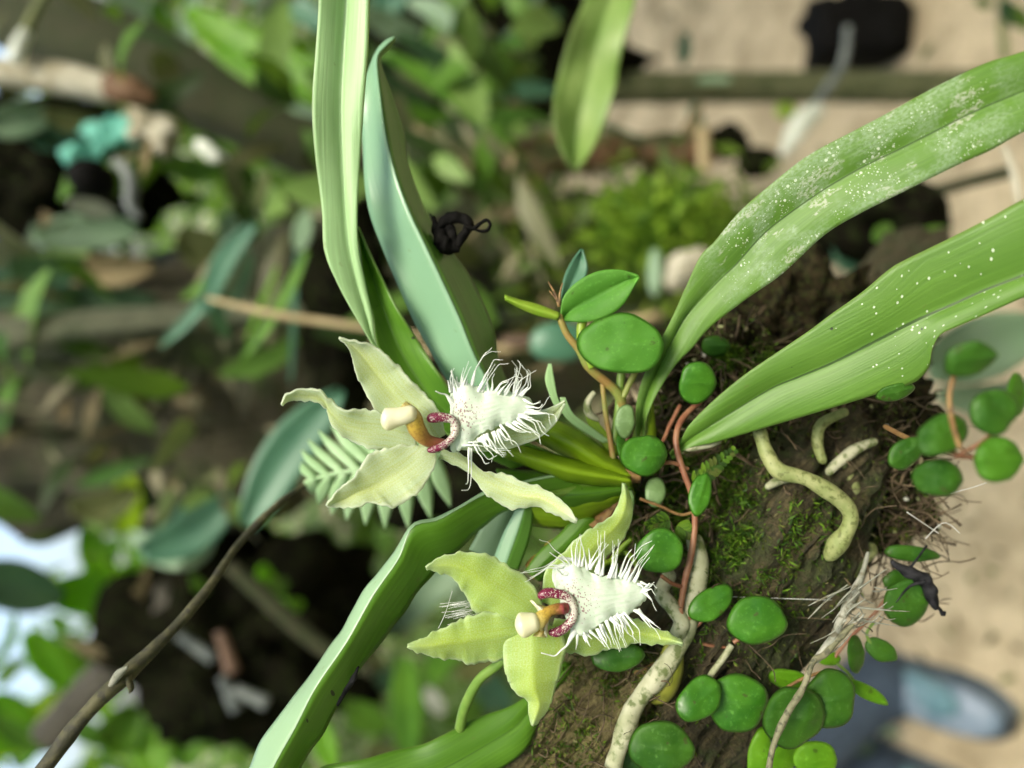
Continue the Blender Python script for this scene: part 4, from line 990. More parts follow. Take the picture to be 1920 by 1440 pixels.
# dead brown patch on that leaf's edge
mb = MB(); mb.tube(path([(672, 1250), (660, 1275), (640, 1300), (622, 1335), (611, 1362)], .1262, (3, 7, 9, 5, 2)), n=24, seg=10, bump=.6, freq=900, seed=2); mb.build('dead_edge', mat_husk, orc)
ribbon('leaf', [(424, 1530), (480, 1490), (560, 1460), (620, 1434), (700, 1417), (780, 1400), (830, 1376), (900, 1346), (950, 1326), (985, 1306), (1010, 1288), (1060, 1240)],
       [(427, 1534), (520, 1565), (640, 1560), (720, 1540), (800, 1510), (880, 1480), (940, 1440), (985, 1402), (1003, 1370), (1012, 1345), (1020, 1320), (1075, 1250)], mat_deep, orc,
       dL=(.128, .128, .130, .133, .137), dM=(.128, .127, .129, .132, .137), dR=(.128, .126, .129, .132, .137), bulge=.0006, ruf=.0006, n=60, label='mid green leaf along the bottom edge')
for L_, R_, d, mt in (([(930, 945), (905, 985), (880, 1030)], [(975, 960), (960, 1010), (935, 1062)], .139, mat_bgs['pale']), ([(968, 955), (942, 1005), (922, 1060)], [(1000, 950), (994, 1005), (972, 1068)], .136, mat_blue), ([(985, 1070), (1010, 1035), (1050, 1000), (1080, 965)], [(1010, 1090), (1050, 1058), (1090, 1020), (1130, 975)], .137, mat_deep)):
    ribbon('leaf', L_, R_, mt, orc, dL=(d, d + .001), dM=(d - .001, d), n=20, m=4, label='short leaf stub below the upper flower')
for L_, R_, d, mt in (([(1035, 785), (1080, 805), (1130, 840), (1185, 880)], [(985, 815), (1050, 850), (1110, 885), (1180, 905)], .136, mat_sheath),
                      ([(900, 815), (985, 838), (1060, 858), (1180, 890)], [(930, 850), (1000, 878), (1080, 905), (1185, 912)], .134, mat_sheath),
                      ([(930, 880), (1010, 885), (1090, 895), (1185, 900)], [(950, 930), (1030, 965), (1110, 955), (1185, 925)], .138, mat_deep),
                      ([(950, 895), (1020, 910), (1100, 915), (1185, 905)], [(1000, 985), (1060, 990), (1130, 965), (1190, 930)], .1395, mat_sheath)):
    ribbon('leaf_sheath', L_, R_, mt, orc, dL=(d, d - .001, d), dM=(d - .0035, d - .005, d - .004), dR=(d, d), bulge=.001, ruf=.0004, n=40, m=6)
mb = MB()
mb.tube(path([(1050, 862), (1100, 878), (1150, 888), (1200, 893)], .1335, (5, 12, 16, 14)), n=24, seg=12, bump=.3, freq=500, seed=4); mb.build('dry_sheath', mat_brown, orc)
mb = MB(); mb.tube(path([(1215, 740), (1212, 780), (1208, 820), (1200, 860)], .138, (8, 16, 22, 24)), n=20, seg=14); mb.build('leaf_base', mat_sheath, orc)
mb = MB(); mb.blob(P(1318, 836, .133), (RT * .97 + UP * .22) * M_(40, .133), (UP * .97 - RT * .22) * M_(7, .133), FW * .0006, 16, 8, .2, 400, 2); mb.build('leaf_scar', mat_root, orc)
# curved flower stalks
mb = MB(); mb.tube(path([(862, 1368), (872, 1325), (898, 1275), (935, 1245), (975, 1205)], (.132, .128, .124), (10, 10, 9, 9)), n=30, seg=12); mb.build('flower_stalk', mat_gstem, orc)
mb = MB(); mb.tube(path([(830, 850), (920, 900), (1010, 930), (1150, 900)], (.124, .130, .136), 8), n=30, seg=10); mb.build('flower_stalk', mat_gstem, orc)

# aerial roots
def root(pts, d, r, m=None, s=1, dots=True, name='aerial_root'):
    mb = MB(); mb.tube(path(pts, d, r), n=max(60, 18 * len(pts)), seg=18, bump=.34, freq=230, seed=s, rend=True); return mb.build(name, m or mat_root, orc)
root([(1422, 800), (1440, 855), (1465, 885), (1520, 900), (1570, 933), (1594, 962), (1588, 995), (1568, 1022), (1550, 1050)], (.134, .131, .130, .131, .134), (15, 14, 14, 15, 16, 15), mat_rootg, 2)
root([(1300, 1000), (1312, 1055), (1306, 1100), (1294, 1150), (1284, 1190), (1268, 1218), (1238, 1262), (1200, 1310), (1172, 1370), (1150, 1450), (1140, 1500)], (.134, .132, .131, .130, .129, .128), (16, 18, 17, 16, 17, 18, 18, 17, 19), mat_root, 3)
root([(1262, 1070), (1240, 1108), (1262, 1142), (1278, 1168), (1262, 1205)], (.134, .131, .130), (13, 14, 15, 15), mat_root, 4)
root([(1645, 826), (1605, 842), (1575, 865), (1550, 890)], (.139, .137), (9, 10, 8), mat_root, 5)
root([(1568, 862), (1590, 895), (1605, 940), (1612, 990)], (.140, .142), (13, 14, 13), mat_rootg, 6)
root([(1435, 915), (1475, 897), (1520, 905)], (.135, .136), (6, 9, 6), mat_root, 7)
root([(1590, 770), (1540, 795), (1532, 830), (1545, 870)], (.139, .138), (8, 11, 9), mat_rootg, 8)
root([(1640, 1020), (1600, 1060), (1575, 1090)], (.142, .143), (14, 16, 14), mat_rootg, 10)
mb = MB(); mb.tube(path([(1264, 1205), (1255, 1255), (1238, 1295), (1222, 1316)], (.1315, .132), (16, 26, 25, 7)), n=26, seg=16); mb.build('young_bulb', mat_bulb, orc)
mb = MB(); mb.tube(path([(1268, 1225), (1225, 1252), (1190, 1262)], (.133, .135), (14, 10, 5)), n=16, seg=10, bump=.2, freq=500); mb.build('dry_sheath', mat_brown, orc)

# ------------------------------------------------------------------ flowers
def tubes(mb, hairs, ox, oy, d0, d1, r=1.25, jit=2, dup=1, sc_=3.0):
    for h in hairs:
        for q in range(dup + 1):
            off = (0, 0) if q == 0 else (rnd.uniform(-16, 16), rnd.uniform(-12, 12))
            pts = []
            n_ = len(h)
            dd = rnd.uniform(-.0020, .0014)
            for i, (x, y) in enumerate(h):
                t = i / (n_ - 1); k_ = .35 + .65 * t
                pts.append((P(ox + x / sc_ + off[0] * k_ + rnd.uniform(-jit, jit) * t, oy + y / sc_ + off[1] * k_ + rnd.uniform(-jit, jit) * t, d0 + (d1 - d0) * t + dd * t), M_(r * (.50 + .9 * (1 - t) ** 1.5 + 2.2 * (1 - t) ** 8), d0)))
            e = []
            for i in range(len(pts) - 1):
                a, b = pts[i], pts[i + 1]
                e.append(a); e.append((a[0].lerp(b[0], .5) + randv() * .00010, (a[1] + b[1]) / 2))
            e.append(pts[-1])
            if q: e = e[:max(3, int(len(e) * rnd.uniform(.6, 1.05)))]
            mb.tube(e, n=18, seg=6)
def flower(label, mat, petals, lip, hairs, zo, d, column, cap, horn, extra, scap, hub):
    mb = MB(); mb.blob(P(*hub, d + .0015), RT * M_(16, d), UP * M_(16, d), FW * .0012, 14, 10)
    fl = mb.build('flower', mat, orc, label=label)
    for (nm, L_, R_, dd, kw) in petals:
        ribbon(nm, L_, R_, mat, fl, dL=tuple(d + v for v in dd[0]), dR=tuple(d + v for v in dd[1]), dM=tuple(d + v for v in dd[2]), n=60, m=9, thick=.00035, **kw)
    up, lo = lip
    lp = ribbon('lip', up, lo, mat_lip, fl, dL=(d - .001, d - .0012, d - .0005), dM=(d - .0012, d - .0022, d - .0014), n=70, m=16, thick=.0003, ruf=.0005, bulge=.0004, blot=.0006, rib=.00004, ribn=9)
    mb = MB(); tubes(mb, hairs, *zo, d - .0014, d - .0036, r=.9, dup=1)
    tubes(mb, extra, *zo, d - .0012, d - .0028, r=2.2, dup=0)
    mb.build('fringe', mat_hair, fl)
    mb = MB(); mb.tube(path(*column), n=30, seg=14, bump=.05, freq=900); mb.build('column', mat_col, fl)
    mb = MB(); mb.tube(path(*cap), n=40, seg=20, bump=.12, freq=350, rend=.5); mb.build('anther_cap', mat_cap, fl)
    mb = MB(); mb.tube(path(*horn), n=70, seg=14, bump=.1, freq=900, rend=.7); mb.build('side_lobes', mat_horn, fl)
    return fl

hairs1 = [[(1040, 520), (1030, 450), (1052, 392)], [(1080, 500), (1050, 440), (1046, 402)], [(1100, 500), (1112, 430), (1136, 352)], [(1105, 505), (1128, 420), (1152, 388)],
 [(1150, 500), (1168, 410), (1215, 330), (1260, 300), (1312, 296)], [(1190, 525), (1230, 450), (1280, 366)], [(1210, 525), (1250, 450), (1310, 368), (1366, 366)], [(1250, 525), (1240, 450), (1252, 390)],
 [(1285, 525), (1320, 470), (1400, 440), (1446, 452)], [(1390, 535), (1402, 450), (1408, 390), (1382, 346)], [(1400, 535), (1412, 470), (1398, 392)], [(1415, 545), (1455, 480), (1470, 420), (1420, 358)],
 [(1425, 545), (1472, 490), (1462, 410), (1432, 372)], [(1400, 530), (1425, 460), (1470, 430), (1512, 402)], [(1340, 530), (1370, 470), (1400, 420)], [(1310, 530), (1350, 480), (1370, 450)],
 [(1450, 570), (1500, 596), (1542, 580)], [(1455, 620), (1530, 632), (1568, 590), (1592, 542)], [(1450, 640), (1540, 640), (1586, 652), (1604, 712)], [(1430, 650), (1520, 690), (1548, 742), (1586, 775)],
 [(1410, 670), (1490, 730), (1528, 762), (1540, 820)], [(1390, 690), (1450, 726), (1535, 764)], [(1350, 700), (1420, 742), (1512, 752)], [(1420, 660), (1470, 680), (1540, 690), (1570, 740)],
 [(1310, 735), (1350, 790), (1402, 812), (1426, 868)], [(1300, 745), (1322, 805), (1380, 882)], [(1270, 750), (1292, 825), (1342, 892)], [(1240, 760), (1272, 840), (1332, 890)],
 [(1200, 780), (1232, 842), (1272, 882), (1264, 916)], [(1185, 790), (1240, 830), (1292, 852), (1372, 858)], [(1100, 822), (1180, 828), (1260, 830)], [(1150, 840), (1152, 940), (1150, 1035), (1134, 1074), (1100, 1080)],
 [(1225, 775), (1262, 800), (1300, 860), (1350, 872)], [(1170, 800), (1200, 850), (1250, 905), (1300, 885)], [(1320, 720), (1370, 780), (1390, 830)]]
extra1 = [[(1060, 600), (1010, 540), (948, 515)], [(1075, 560), (1050, 480), (1042, 410)]]
lip1 = ([(852, 788), (846, 745), (850, 722), (880, 719), (905, 733), (935, 729), (968, 738), (988, 746), (1001, 764)], [(853, 812), (846, 845), (866, 842), (880, 834), (905, 812), (930, 800), (958, 794), (984, 787), (1001, 770)])
p1 = [('sepal', [(635, 632), (683, 643), (713, 657), (747, 687), (787, 730), (822, 768), (835, 815)], [(637, 634), (655, 657), (667, 700), (687, 742), (712, 775), (755, 802), (800, 835)],
       ((-.004, -.001, .0015), (-.003, .0005, .0015), (-.003, .001, .001)), dict(ruf=.00022, seed=1, blot=.0005)),
      ('sepal', [(528, 757), (536, 740), (560, 731), (600, 732), (617, 748), (647, 768), (710, 771), (775, 795)], [(529, 761), (540, 752), (566, 751), (607, 762), (622, 797), (647, 820), (690, 840), (785, 848)],
       ((-.005, -.003, .001), (-.004, -.001, .0012), (-.0045, -.0014, .0004)), dict(ruf=.00025, seed=2, blot=.0005)),
      ('petal', [(612, 946), (638, 915), (663, 895), (690, 855), (735, 838), (790, 836)], [(613, 949), (660, 954), (690, 945), (738, 950), (773, 933), (800, 905), (818, 864), (812, 842)],
       ((-.004, -.0015, .0008), (-.003, -.002, .0008), (-.003, -.0005, .0002)), dict(ruf=.00025, seed=3, blot=.0005)),
      ('sepal', [(1083, 974), (1067, 953), (1033, 923), (993, 907), (950, 891), (915, 885), (890, 873), (862, 850), (828, 842)], [(1081, 980), (1046, 968), (1007, 951), (957, 953), (917, 931), (893, 904), (878, 885), (858, 872), (822, 862)],
       ((-.003, .001, .003, .002), (-.002, .002, .003, .002), (-.003, .0005, .0025, .0018)), dict(ruf=.00022, seed=4, blot=.0005)),
      ('petal', [(1059, 751), (1042, 760), (1010, 770), (950, 768), (860, 790)], [(1059, 757), (1036, 800), (1000, 826), (930, 846), (850, 842)],
       ((.001, .004, .002), (.001, .004, .002), (.002, .0045, .002)), dict(ruf=.0004, seed=5))]
flower('upper flower with wide spread twisted petals and a tangled fringe', mat_petal_a, p1, lip1, hairs1, (500, 560), .120,
       ([(752, 768), (772, 782), (784, 808), (802, 826), (832, 832)], (.1165, .1165, .118, .1195), (19, 18, 16, 12, 9)),
       ([(714, 788), (726, 787), (745, 782), (765, 777), (782, 775)], .1155, (14, 21, 19, 17, 13)),
       ([(800, 786), (815, 783), (833, 783), (848, 787), (855, 800), (850, 818), (833, 834), (815, 842), (801, 845)], .1175, (7, 10, 9, 7.5, 7, 7, 7, 7, 4)),
       extra1, None, (800, 835))

hairs2 = [[(1000, 605), (960, 560), (900, 515), (862, 470), (818, 454)], [(1000, 570), (920, 560), (830, 620), (712, 645)], [(960, 600), (880, 600), (810, 640), (762, 668)], [(1020, 605), (1018, 500), (1048, 428)], [(1035, 605), (1045, 520), (1050, 432)], [(1055, 605), (1062, 540), (1040, 450)],
 [(1085, 625), (1062, 510), (1048, 450)], [(1130, 640), (1152, 560), (1140, 470), (1146, 402)], [(1150, 650), (1162, 540), (1186, 472)], [(1168, 655), (1176, 540), (1182, 412)], [(1090, 610), (1130, 530), (1172, 472)],
 [(1200, 672), (1222, 580), (1222, 462)], [(1212, 672), (1232, 560), (1272, 456)], [(1230, 665), (1232, 590), (1222, 500)], [(1245, 670), (1225, 580), (1232, 480)], [(1272, 672), (1322, 560), (1380, 500), (1442, 460)], [(1290, 672), (1340, 580), (1350, 482)],
 [(1325, 680), (1372, 580), (1466, 480)], [(1345, 690), (1382, 600), (1450, 492)], [(1300, 680), (1330, 600), (1390, 510)], [(1385, 695), (1430, 710), (1462, 690)], [(1395, 740), (1440, 732), (1472, 772)], [(1400, 750), (1445, 790), (1472, 850)], [(1400, 730), (1430, 700), (1450, 720)],
 [(1370, 845), (1430, 920), (1470, 960), (1496, 1022)], [(1345, 850), (1440, 922), (1502, 962)], [(1290, 862), (1372, 962), (1382, 1052)], [(1280, 870), (1312, 980), (1372, 1036)], [(1240, 885), (1272, 980), (1305, 1060)], [(1230, 890), (1242, 980), (1276, 1082)],
 [(1190, 905), (1232, 1000), (1262, 1090)], [(1165, 930), (1212, 1020), (1222, 1062)], [(1135, 955), (1182, 1062)], [(1100, 975), (1152, 1022), (1192, 1062)], [(1080, 985), (1112, 1022)], [(1062, 990), (1076, 1042)], [(1030, 990), (1026, 1042)], [(1260, 880), (1330, 960), (1350, 1040)], [(1210, 900), (1260, 960), (1270, 1020)]]
extra2 = [[(1015, 960), (970, 1050), (900, 1108), (820, 1092)], [(985, 640), (940, 650), (905, 622)]]
lip2 = ([(1058, 1124), (1036, 1082), (1044, 1062), (1074, 1057), (1107, 1072), (1150, 1084), (1188, 1086), (1204, 1096), (1211, 1112)], [(1060, 1140), (1066, 1168), (1078, 1190), (1112, 1184), (1126, 1168), (1155, 1155), (1186, 1146), (1203, 1132), (1211, 1118)])
p2 = [('sepal', [(798, 1065), (828, 1043), (865, 1036), (903, 1037), (947, 1057), (983, 1081), (1008, 1110), (1020, 1150)], [(800, 1067), (847, 1083), (868, 1108), (880, 1130), (893, 1148), (930, 1165), (980, 1185)],
       ((-.003, -.001, .001), (-.002, .0005, .001), (-.0025, -.0016, .0004)), dict(ruf=.00022, seed=6, blot=.0005)),
      ('sepal', [(764, 1210), (795, 1195), (830, 1177), (860, 1165), (888, 1152), (940, 1150), (985, 1170)], [(764, 1214), (807, 1231), (845, 1235), (877, 1243), (910, 1242), (945, 1232), (990, 1205)],
       ((-.003, -.0005, .001), (-.003, .0005, .001), (-.0035, -.0016, .0004)), dict(ruf=.0002, seed=7, blot=.0005)),
      ('petal', [(997, 1359), (992, 1337), (988, 1311), (962, 1294), (950, 1267), (944, 1237), (948, 1200), (985, 1175)], [(999, 1361), (1023, 1338), (1038, 1300), (1050, 1260), (1061, 1210), (1045, 1180), (1015, 1170)],
       ((-.001, -.001, .001), (-.001, -.0005, .001), (-.002, -.0022, .0004)), dict(ruf=.0002, seed=8, blot=.0005)),
      ('sepal', [(1281, 1204), (1262, 1192), (1230, 1178), (1187, 1160), (1120, 1155), (1040, 1160)], [(1280, 1209), (1250, 1209), (1200, 1206), (1150, 1217), (1100, 1227), (1060, 1222), (1030, 1195)],
       ((.001, .0035, .002), (.001, .004, .002), (0, .003, .002)), dict(ruf=.0002, seed=9, blot=.0005)),
      ('petal', [(1168, 906), (1163, 937), (1140, 973), (1093, 1000), (1063, 1030), (1023, 1070), (1016, 1130)], [(1171, 909), (1183, 938), (1184, 973), (1170, 1007), (1140, 1043), (1110, 1073), (1050, 1140)],
       ((.001, .003, .002), (.001, .0045, .002), (0, .003, .002)), dict(ruf=.00022, seed=10, blot=.0005))]
lf_ = flower('lower flower with a straight combed fringe and greener petals', mat_petal_b, p2, lip2, hairs2, (740, 860), .1215,
       ([(1004, 1172), (1016, 1158), (1030, 1146), (1046, 1141), (1062, 1140)], (.1175, .118, .1195), (17, 14, 10, 10, 10)),
       ([(966, 1175), (980, 1172), (998, 1167), (1012, 1163)], .117, (15, 23, 19, 14)),
       ([(1009, 1121), (1024, 1112), (1044, 1113), (1062, 1118), (1073, 1130), (1077, 1145), (1073, 1162), (1059, 1177), (1042, 1186), (1028, 1184)], .119, (6, 9.5, 9, 8, 7, 7, 8, 9, 9, 5)),
       extra2, None, (1000, 1175))

for L_, R_, m_ in (([(995, 1125), (1012, 1148), (1020, 1180)], [(1008, 1138), (1026, 1150), (1024, 1195)], mat_cap), ([(1010, 1135), (1035, 1140), (1056, 1132)], [(1018, 1160), (1038, 1152), (1060, 1150)], mat_col), ([(1000, 1193), (1010, 1178), (1016, 1160)], [(1022, 1195), (1022, 1180), (1022, 1165)], mat_col)):
    ribbon('column_wing', L_, R_, m_, lf_, dL=(.1185, .1185), dM=(.1175, .1178), n=14, m=3, thick=.0004)
# withered old bloom beside the lower flower
wf = thing('withered_leaf', P(1060, 1000, .139), 'withered orange brown leaf behind the upper petal of the lower flower', 'leaf')
ribbon('blade', [(985, 1060), (1020, 1025), (1070, 990), (1120, 950), (1160, 930)], [(1000, 1085), (1040, 1050), (1085, 1020), (1130, 985), (1165, 945)], mat_orange, wf, dL=(.1385, .139), dM=(.1375, .138), ruf=.001, n=30, m=5)
ribbon('blade', [(1105, 985), (1130, 960), (1155, 935)], [(1130, 1000), (1150, 975), (1165, 945)], mat_brown, wf, dL=(.137, .137), dM=(.1355, .1365), ruf=.001, n=16, m=4)

# ------------------------------------------------------------------ creeping plant with round leaves
def rleaf(parent, x, y, rx, ry, rot, d, mat, tiltx=0.0, tilty=0.0, dome=.07, label=None, tip=0.0):
    """round fleshy leaf, a shallow dish 0.8 mm thick; rot in degrees, tilt = depth slope"""
    mb = MB(); ca, sa = math.cos(math.radians(rot)), math.sin(math.radians(rot))
    K = 40; Rn = 9
    base = 0; c = P(x, y, d)
    for sgn in (1, -1):
        for j in range(Rn + 1):
            t = j / Rn
            for k in range(K):
                a = 2 * math.pi * k / K
                w = 1 + .035 * math.sin(2 * a + x) + .03 * math.sin(3 * a + y) + .02 * math.sin(5 * a + x * y) + .03 * noise.noise(Vector((math.cos(a) * 2.5, math.sin(a) * 2.5, x))) + tip * max(0, math.cos(a)) ** 6
                lx, ly = math.cos(a) * t * rx * w, math.sin(a) * t * ry * w
                X, Y = lx * ca - ly * sa, lx * sa + ly * ca
                r_ = M_(min(rx, ry), d)
                z = dome * r_ * (t * t) + (lx / 60) ** 2 * .0002 + X * M_(1, d) * tiltx + Y * M_(1, d) * tilty + .0006 * noise.noise(Vector((X * .022, Y * .022, x))) - .00025 * math.exp(-(ly / 5) ** 2) * (lx / rx * .5 + .5)
                th = .00032 * (1 - t ** 8)
                z = z - sgn * th
                mb.v.append(P(x + X, y - Y, d) + FW * z); mb.uv.append(((k / K, t), (X, Y)))
    n1 = (Rn + 1) * K
    for sgn in (0, 1):
        for j in range(Rn):
            for k in range(K):
                k2 = (k + 1) % K; o_ = sgn * n1
                f = (o_ + j * K + k, o_ + j * K + k2, o_ + (j + 1) * K + k2, o_ + (j + 1) * K + k)
                mb.f.append(f if sgn == 0 else f[::-1])
    for k in range(K):
        k2 = (k + 1) % K; a = Rn * K
        mb.f.append((a + k, a + k2, n1 + a + k2, n1 + a + k))
    return mb.build('leaf', mat, parent, label=label)
def creeper(label, at, leaves, stems, group='creeping plants with round leaves'):
    t = thing('creeping_plant', P(*at), label, 'plant', group)
    for l in leaves: rleaf(t, *l[:7], **(l[7] if len(l) > 7 else {}))
    for s in stems:
        mb = MB(); mb.tube(path(s[0], s[1], s[2]), n=max(20, 8 * len(s[0])), seg=8, bump=.12, freq=700); mb.build('stem', s[3], t)
    return t
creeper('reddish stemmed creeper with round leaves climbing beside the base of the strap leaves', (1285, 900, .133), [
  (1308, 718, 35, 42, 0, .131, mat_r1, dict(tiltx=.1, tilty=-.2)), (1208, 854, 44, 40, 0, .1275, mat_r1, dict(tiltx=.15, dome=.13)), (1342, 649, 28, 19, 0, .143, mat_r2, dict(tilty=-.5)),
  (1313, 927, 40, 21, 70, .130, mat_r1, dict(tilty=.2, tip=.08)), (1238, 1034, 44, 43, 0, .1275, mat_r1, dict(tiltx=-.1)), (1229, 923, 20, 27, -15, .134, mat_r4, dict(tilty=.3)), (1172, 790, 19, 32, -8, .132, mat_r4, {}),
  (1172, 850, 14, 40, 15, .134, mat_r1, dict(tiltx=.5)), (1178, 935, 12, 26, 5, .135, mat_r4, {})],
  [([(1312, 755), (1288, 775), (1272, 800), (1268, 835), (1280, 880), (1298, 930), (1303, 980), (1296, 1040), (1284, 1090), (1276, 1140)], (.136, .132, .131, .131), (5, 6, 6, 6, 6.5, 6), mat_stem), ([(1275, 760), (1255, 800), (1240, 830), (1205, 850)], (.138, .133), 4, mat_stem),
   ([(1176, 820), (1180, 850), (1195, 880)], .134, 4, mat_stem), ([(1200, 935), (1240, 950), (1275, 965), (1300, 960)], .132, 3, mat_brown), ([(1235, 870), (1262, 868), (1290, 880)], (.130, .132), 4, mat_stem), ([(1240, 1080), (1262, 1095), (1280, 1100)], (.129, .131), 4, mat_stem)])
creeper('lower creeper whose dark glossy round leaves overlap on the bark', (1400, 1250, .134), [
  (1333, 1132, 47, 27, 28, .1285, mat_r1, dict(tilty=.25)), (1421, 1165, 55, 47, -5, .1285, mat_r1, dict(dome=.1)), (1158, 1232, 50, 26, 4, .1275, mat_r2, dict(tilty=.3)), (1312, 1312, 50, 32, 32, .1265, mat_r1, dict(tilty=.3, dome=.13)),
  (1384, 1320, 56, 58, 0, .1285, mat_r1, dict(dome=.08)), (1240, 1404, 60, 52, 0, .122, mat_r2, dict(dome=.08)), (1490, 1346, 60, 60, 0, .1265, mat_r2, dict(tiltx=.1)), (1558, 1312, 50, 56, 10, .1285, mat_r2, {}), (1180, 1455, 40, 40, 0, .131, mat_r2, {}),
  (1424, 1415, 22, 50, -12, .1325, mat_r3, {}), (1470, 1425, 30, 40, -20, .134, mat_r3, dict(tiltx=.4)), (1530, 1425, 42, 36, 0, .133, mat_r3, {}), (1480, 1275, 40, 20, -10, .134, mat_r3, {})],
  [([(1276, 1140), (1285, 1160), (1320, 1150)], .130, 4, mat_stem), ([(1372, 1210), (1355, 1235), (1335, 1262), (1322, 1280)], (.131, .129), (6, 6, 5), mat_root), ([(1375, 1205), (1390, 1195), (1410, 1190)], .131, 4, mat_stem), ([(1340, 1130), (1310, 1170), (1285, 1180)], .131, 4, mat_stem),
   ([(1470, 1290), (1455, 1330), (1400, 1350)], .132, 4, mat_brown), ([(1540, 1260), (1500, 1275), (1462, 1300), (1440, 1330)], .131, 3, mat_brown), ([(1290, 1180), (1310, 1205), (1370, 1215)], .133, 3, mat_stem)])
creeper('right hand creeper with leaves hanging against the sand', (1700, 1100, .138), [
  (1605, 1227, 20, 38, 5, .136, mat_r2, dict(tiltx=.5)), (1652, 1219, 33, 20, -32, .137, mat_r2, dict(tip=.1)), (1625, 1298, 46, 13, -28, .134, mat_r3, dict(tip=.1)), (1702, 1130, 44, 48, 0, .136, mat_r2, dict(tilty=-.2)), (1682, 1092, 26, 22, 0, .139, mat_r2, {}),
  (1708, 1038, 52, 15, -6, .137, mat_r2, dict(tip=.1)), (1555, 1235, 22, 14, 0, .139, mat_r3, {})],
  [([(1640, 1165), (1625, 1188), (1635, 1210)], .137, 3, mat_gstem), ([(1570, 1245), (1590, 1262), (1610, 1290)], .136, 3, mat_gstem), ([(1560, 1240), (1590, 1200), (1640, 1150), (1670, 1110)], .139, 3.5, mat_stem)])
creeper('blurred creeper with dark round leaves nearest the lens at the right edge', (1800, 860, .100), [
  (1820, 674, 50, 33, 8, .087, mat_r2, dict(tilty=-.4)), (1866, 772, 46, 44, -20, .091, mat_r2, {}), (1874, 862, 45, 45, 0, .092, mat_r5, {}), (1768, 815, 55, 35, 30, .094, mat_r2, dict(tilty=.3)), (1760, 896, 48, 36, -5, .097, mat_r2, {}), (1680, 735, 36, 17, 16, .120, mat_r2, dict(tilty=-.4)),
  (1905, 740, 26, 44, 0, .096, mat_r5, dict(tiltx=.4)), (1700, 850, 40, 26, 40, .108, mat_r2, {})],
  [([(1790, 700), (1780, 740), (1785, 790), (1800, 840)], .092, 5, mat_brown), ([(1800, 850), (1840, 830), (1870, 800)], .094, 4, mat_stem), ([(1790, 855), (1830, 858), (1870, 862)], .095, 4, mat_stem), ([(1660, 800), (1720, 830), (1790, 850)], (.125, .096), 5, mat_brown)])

# ------------------------------------------------------------------ seedling with elliptic leaves
sd1 = thing('seedling', P(1165, 760, .136), 'upright seedling with fresh green elliptic leaves left of the speckled leaf', 'seedling')
ribbon('leaf', [(1052, 598), (1055, 560), (1080, 530), (1120, 509), (1165, 506), (1197, 518)], [(1052, 600), (1090, 604), (1130, 598), (1165, 575), (1185, 545), (1198, 520)], mat_ell, sd1, dL=(.131, .130, .129), dM=(.132, .1312, .130), n=40, bulge=.0004)
rleaf(sd1, 1165, 645, 80, 57, 0, .128, mat_ell, tiltx=-.05, dome=.02)
ribbon('leaf', [(1050, 562), (1058, 520), (1072, 490), (1090, 467)], [(1056, 566), (1085, 540), (1102, 505), (1092, 468)], mat_bgs['teal'], sd1, dL=(.135, .137), dM=(.136, .138), n=24, m=4)
ribbon('leaf', [(946, 554), (975, 563), (1010, 572), (1050, 588)], [(948, 562), (975, 577), (1005, 590), (1046, 600)], mat_ygst, sd1, dL=(.131, .131), dM=(.130, .130), n=24, m=4)
for pts, d, r, m in (([(1048, 590), (1062, 625), (1085, 655), (1105, 690), (1135, 715), (1160, 740), (1168, 770), (1172, 800)], (.131, .132, .134, .136), (6, 7, 8, 9, 10, 11), mat_ostem), ([(1092, 600), (1090, 640), (1110, 690)], .132, (9, 9, 7), mat_ygst), ([(1165, 700), (1162, 730), (1160, 770), (1150, 830)], .135, (8, 8, 9), mat_gstem),
                     ([(1200, 680), (1180, 720), (1168, 745)], .134, 6, mat_ostem), ([(1130, 720), (1135, 770), (1145, 830), (1150, 860)], .134, (5, 5, 6), mat_ostem)):
    mb = MB(); mb.tube(path(pts, d, r), n=30, seg=10, bump=.1, freq=500); mb.build('stem', m, sd1)
mb = MB()
for a in ([(1048, 575), (1043, 555), (1035, 540), (1028, 528)], [(1048, 575), (1050, 550), (1055, 530)], [(1045, 562), (1030, 545)]): mb.tube(path(a, .131, (3, 2.4, 1)), n=12, seg=6)
mb.build('dry_bud', mat_brown, sd1)
sd3 = thing('yellow_sprout', P(1160, 1060, .136), 'tiny yellow green forked sprout in the moss above the lower fringe', 'sprout')
for a in ([(1160, 1075), (1150, 1050), (1168, 1025), (1185, 1010)], [(1150, 1050), (1130, 1060), (1122, 1085)], [(1165, 1030), (1185, 1045), (1195, 1065)]):
    mb = MB(); mb.tube(path(a, (.136, .134), (5, 6, 5, 4)), n=20, seg=8, rend=True); mb.build('stem', mat_ygst, sd3)
sd2 = thing('young_shoot', P(1150, 830, .137), 'small pale shoot with curled scale leaves right of the upper fringe', 'shoot')
ribbon('leaf', [(1028, 682), (1022, 710), (1030, 740), (1045, 775)], [(1034, 682), (1040, 715), (1046, 745), (1060, 775)], mat_pale, sd2, dL=(.134, .135), n=24, m=3)
ribbon('leaf', [(1050, 745), (1055, 775), (1080, 800), (1130, 830)], [(1060, 745), (1075, 775), (1100, 795), (1145, 828)], mat_pale, sd2, dL=(.134, .136), n=24, m=3)
ribbon('leaf', [(1095, 770), (1105, 800), (1125, 830), (1150, 860)], [(1110, 768), (1125, 795), (1145, 820), (1165, 850)], mat_sheath, sd2, dL=(.137, .136), n=24, m=3)
mb = MB(); mb.tube(path([(1115, 735), (1102, 755), (1105, 775), (1122, 788)], .136, (5, 7, 8, 4)), n=20, seg=8); mb.build('curl', mat_root, sd2)
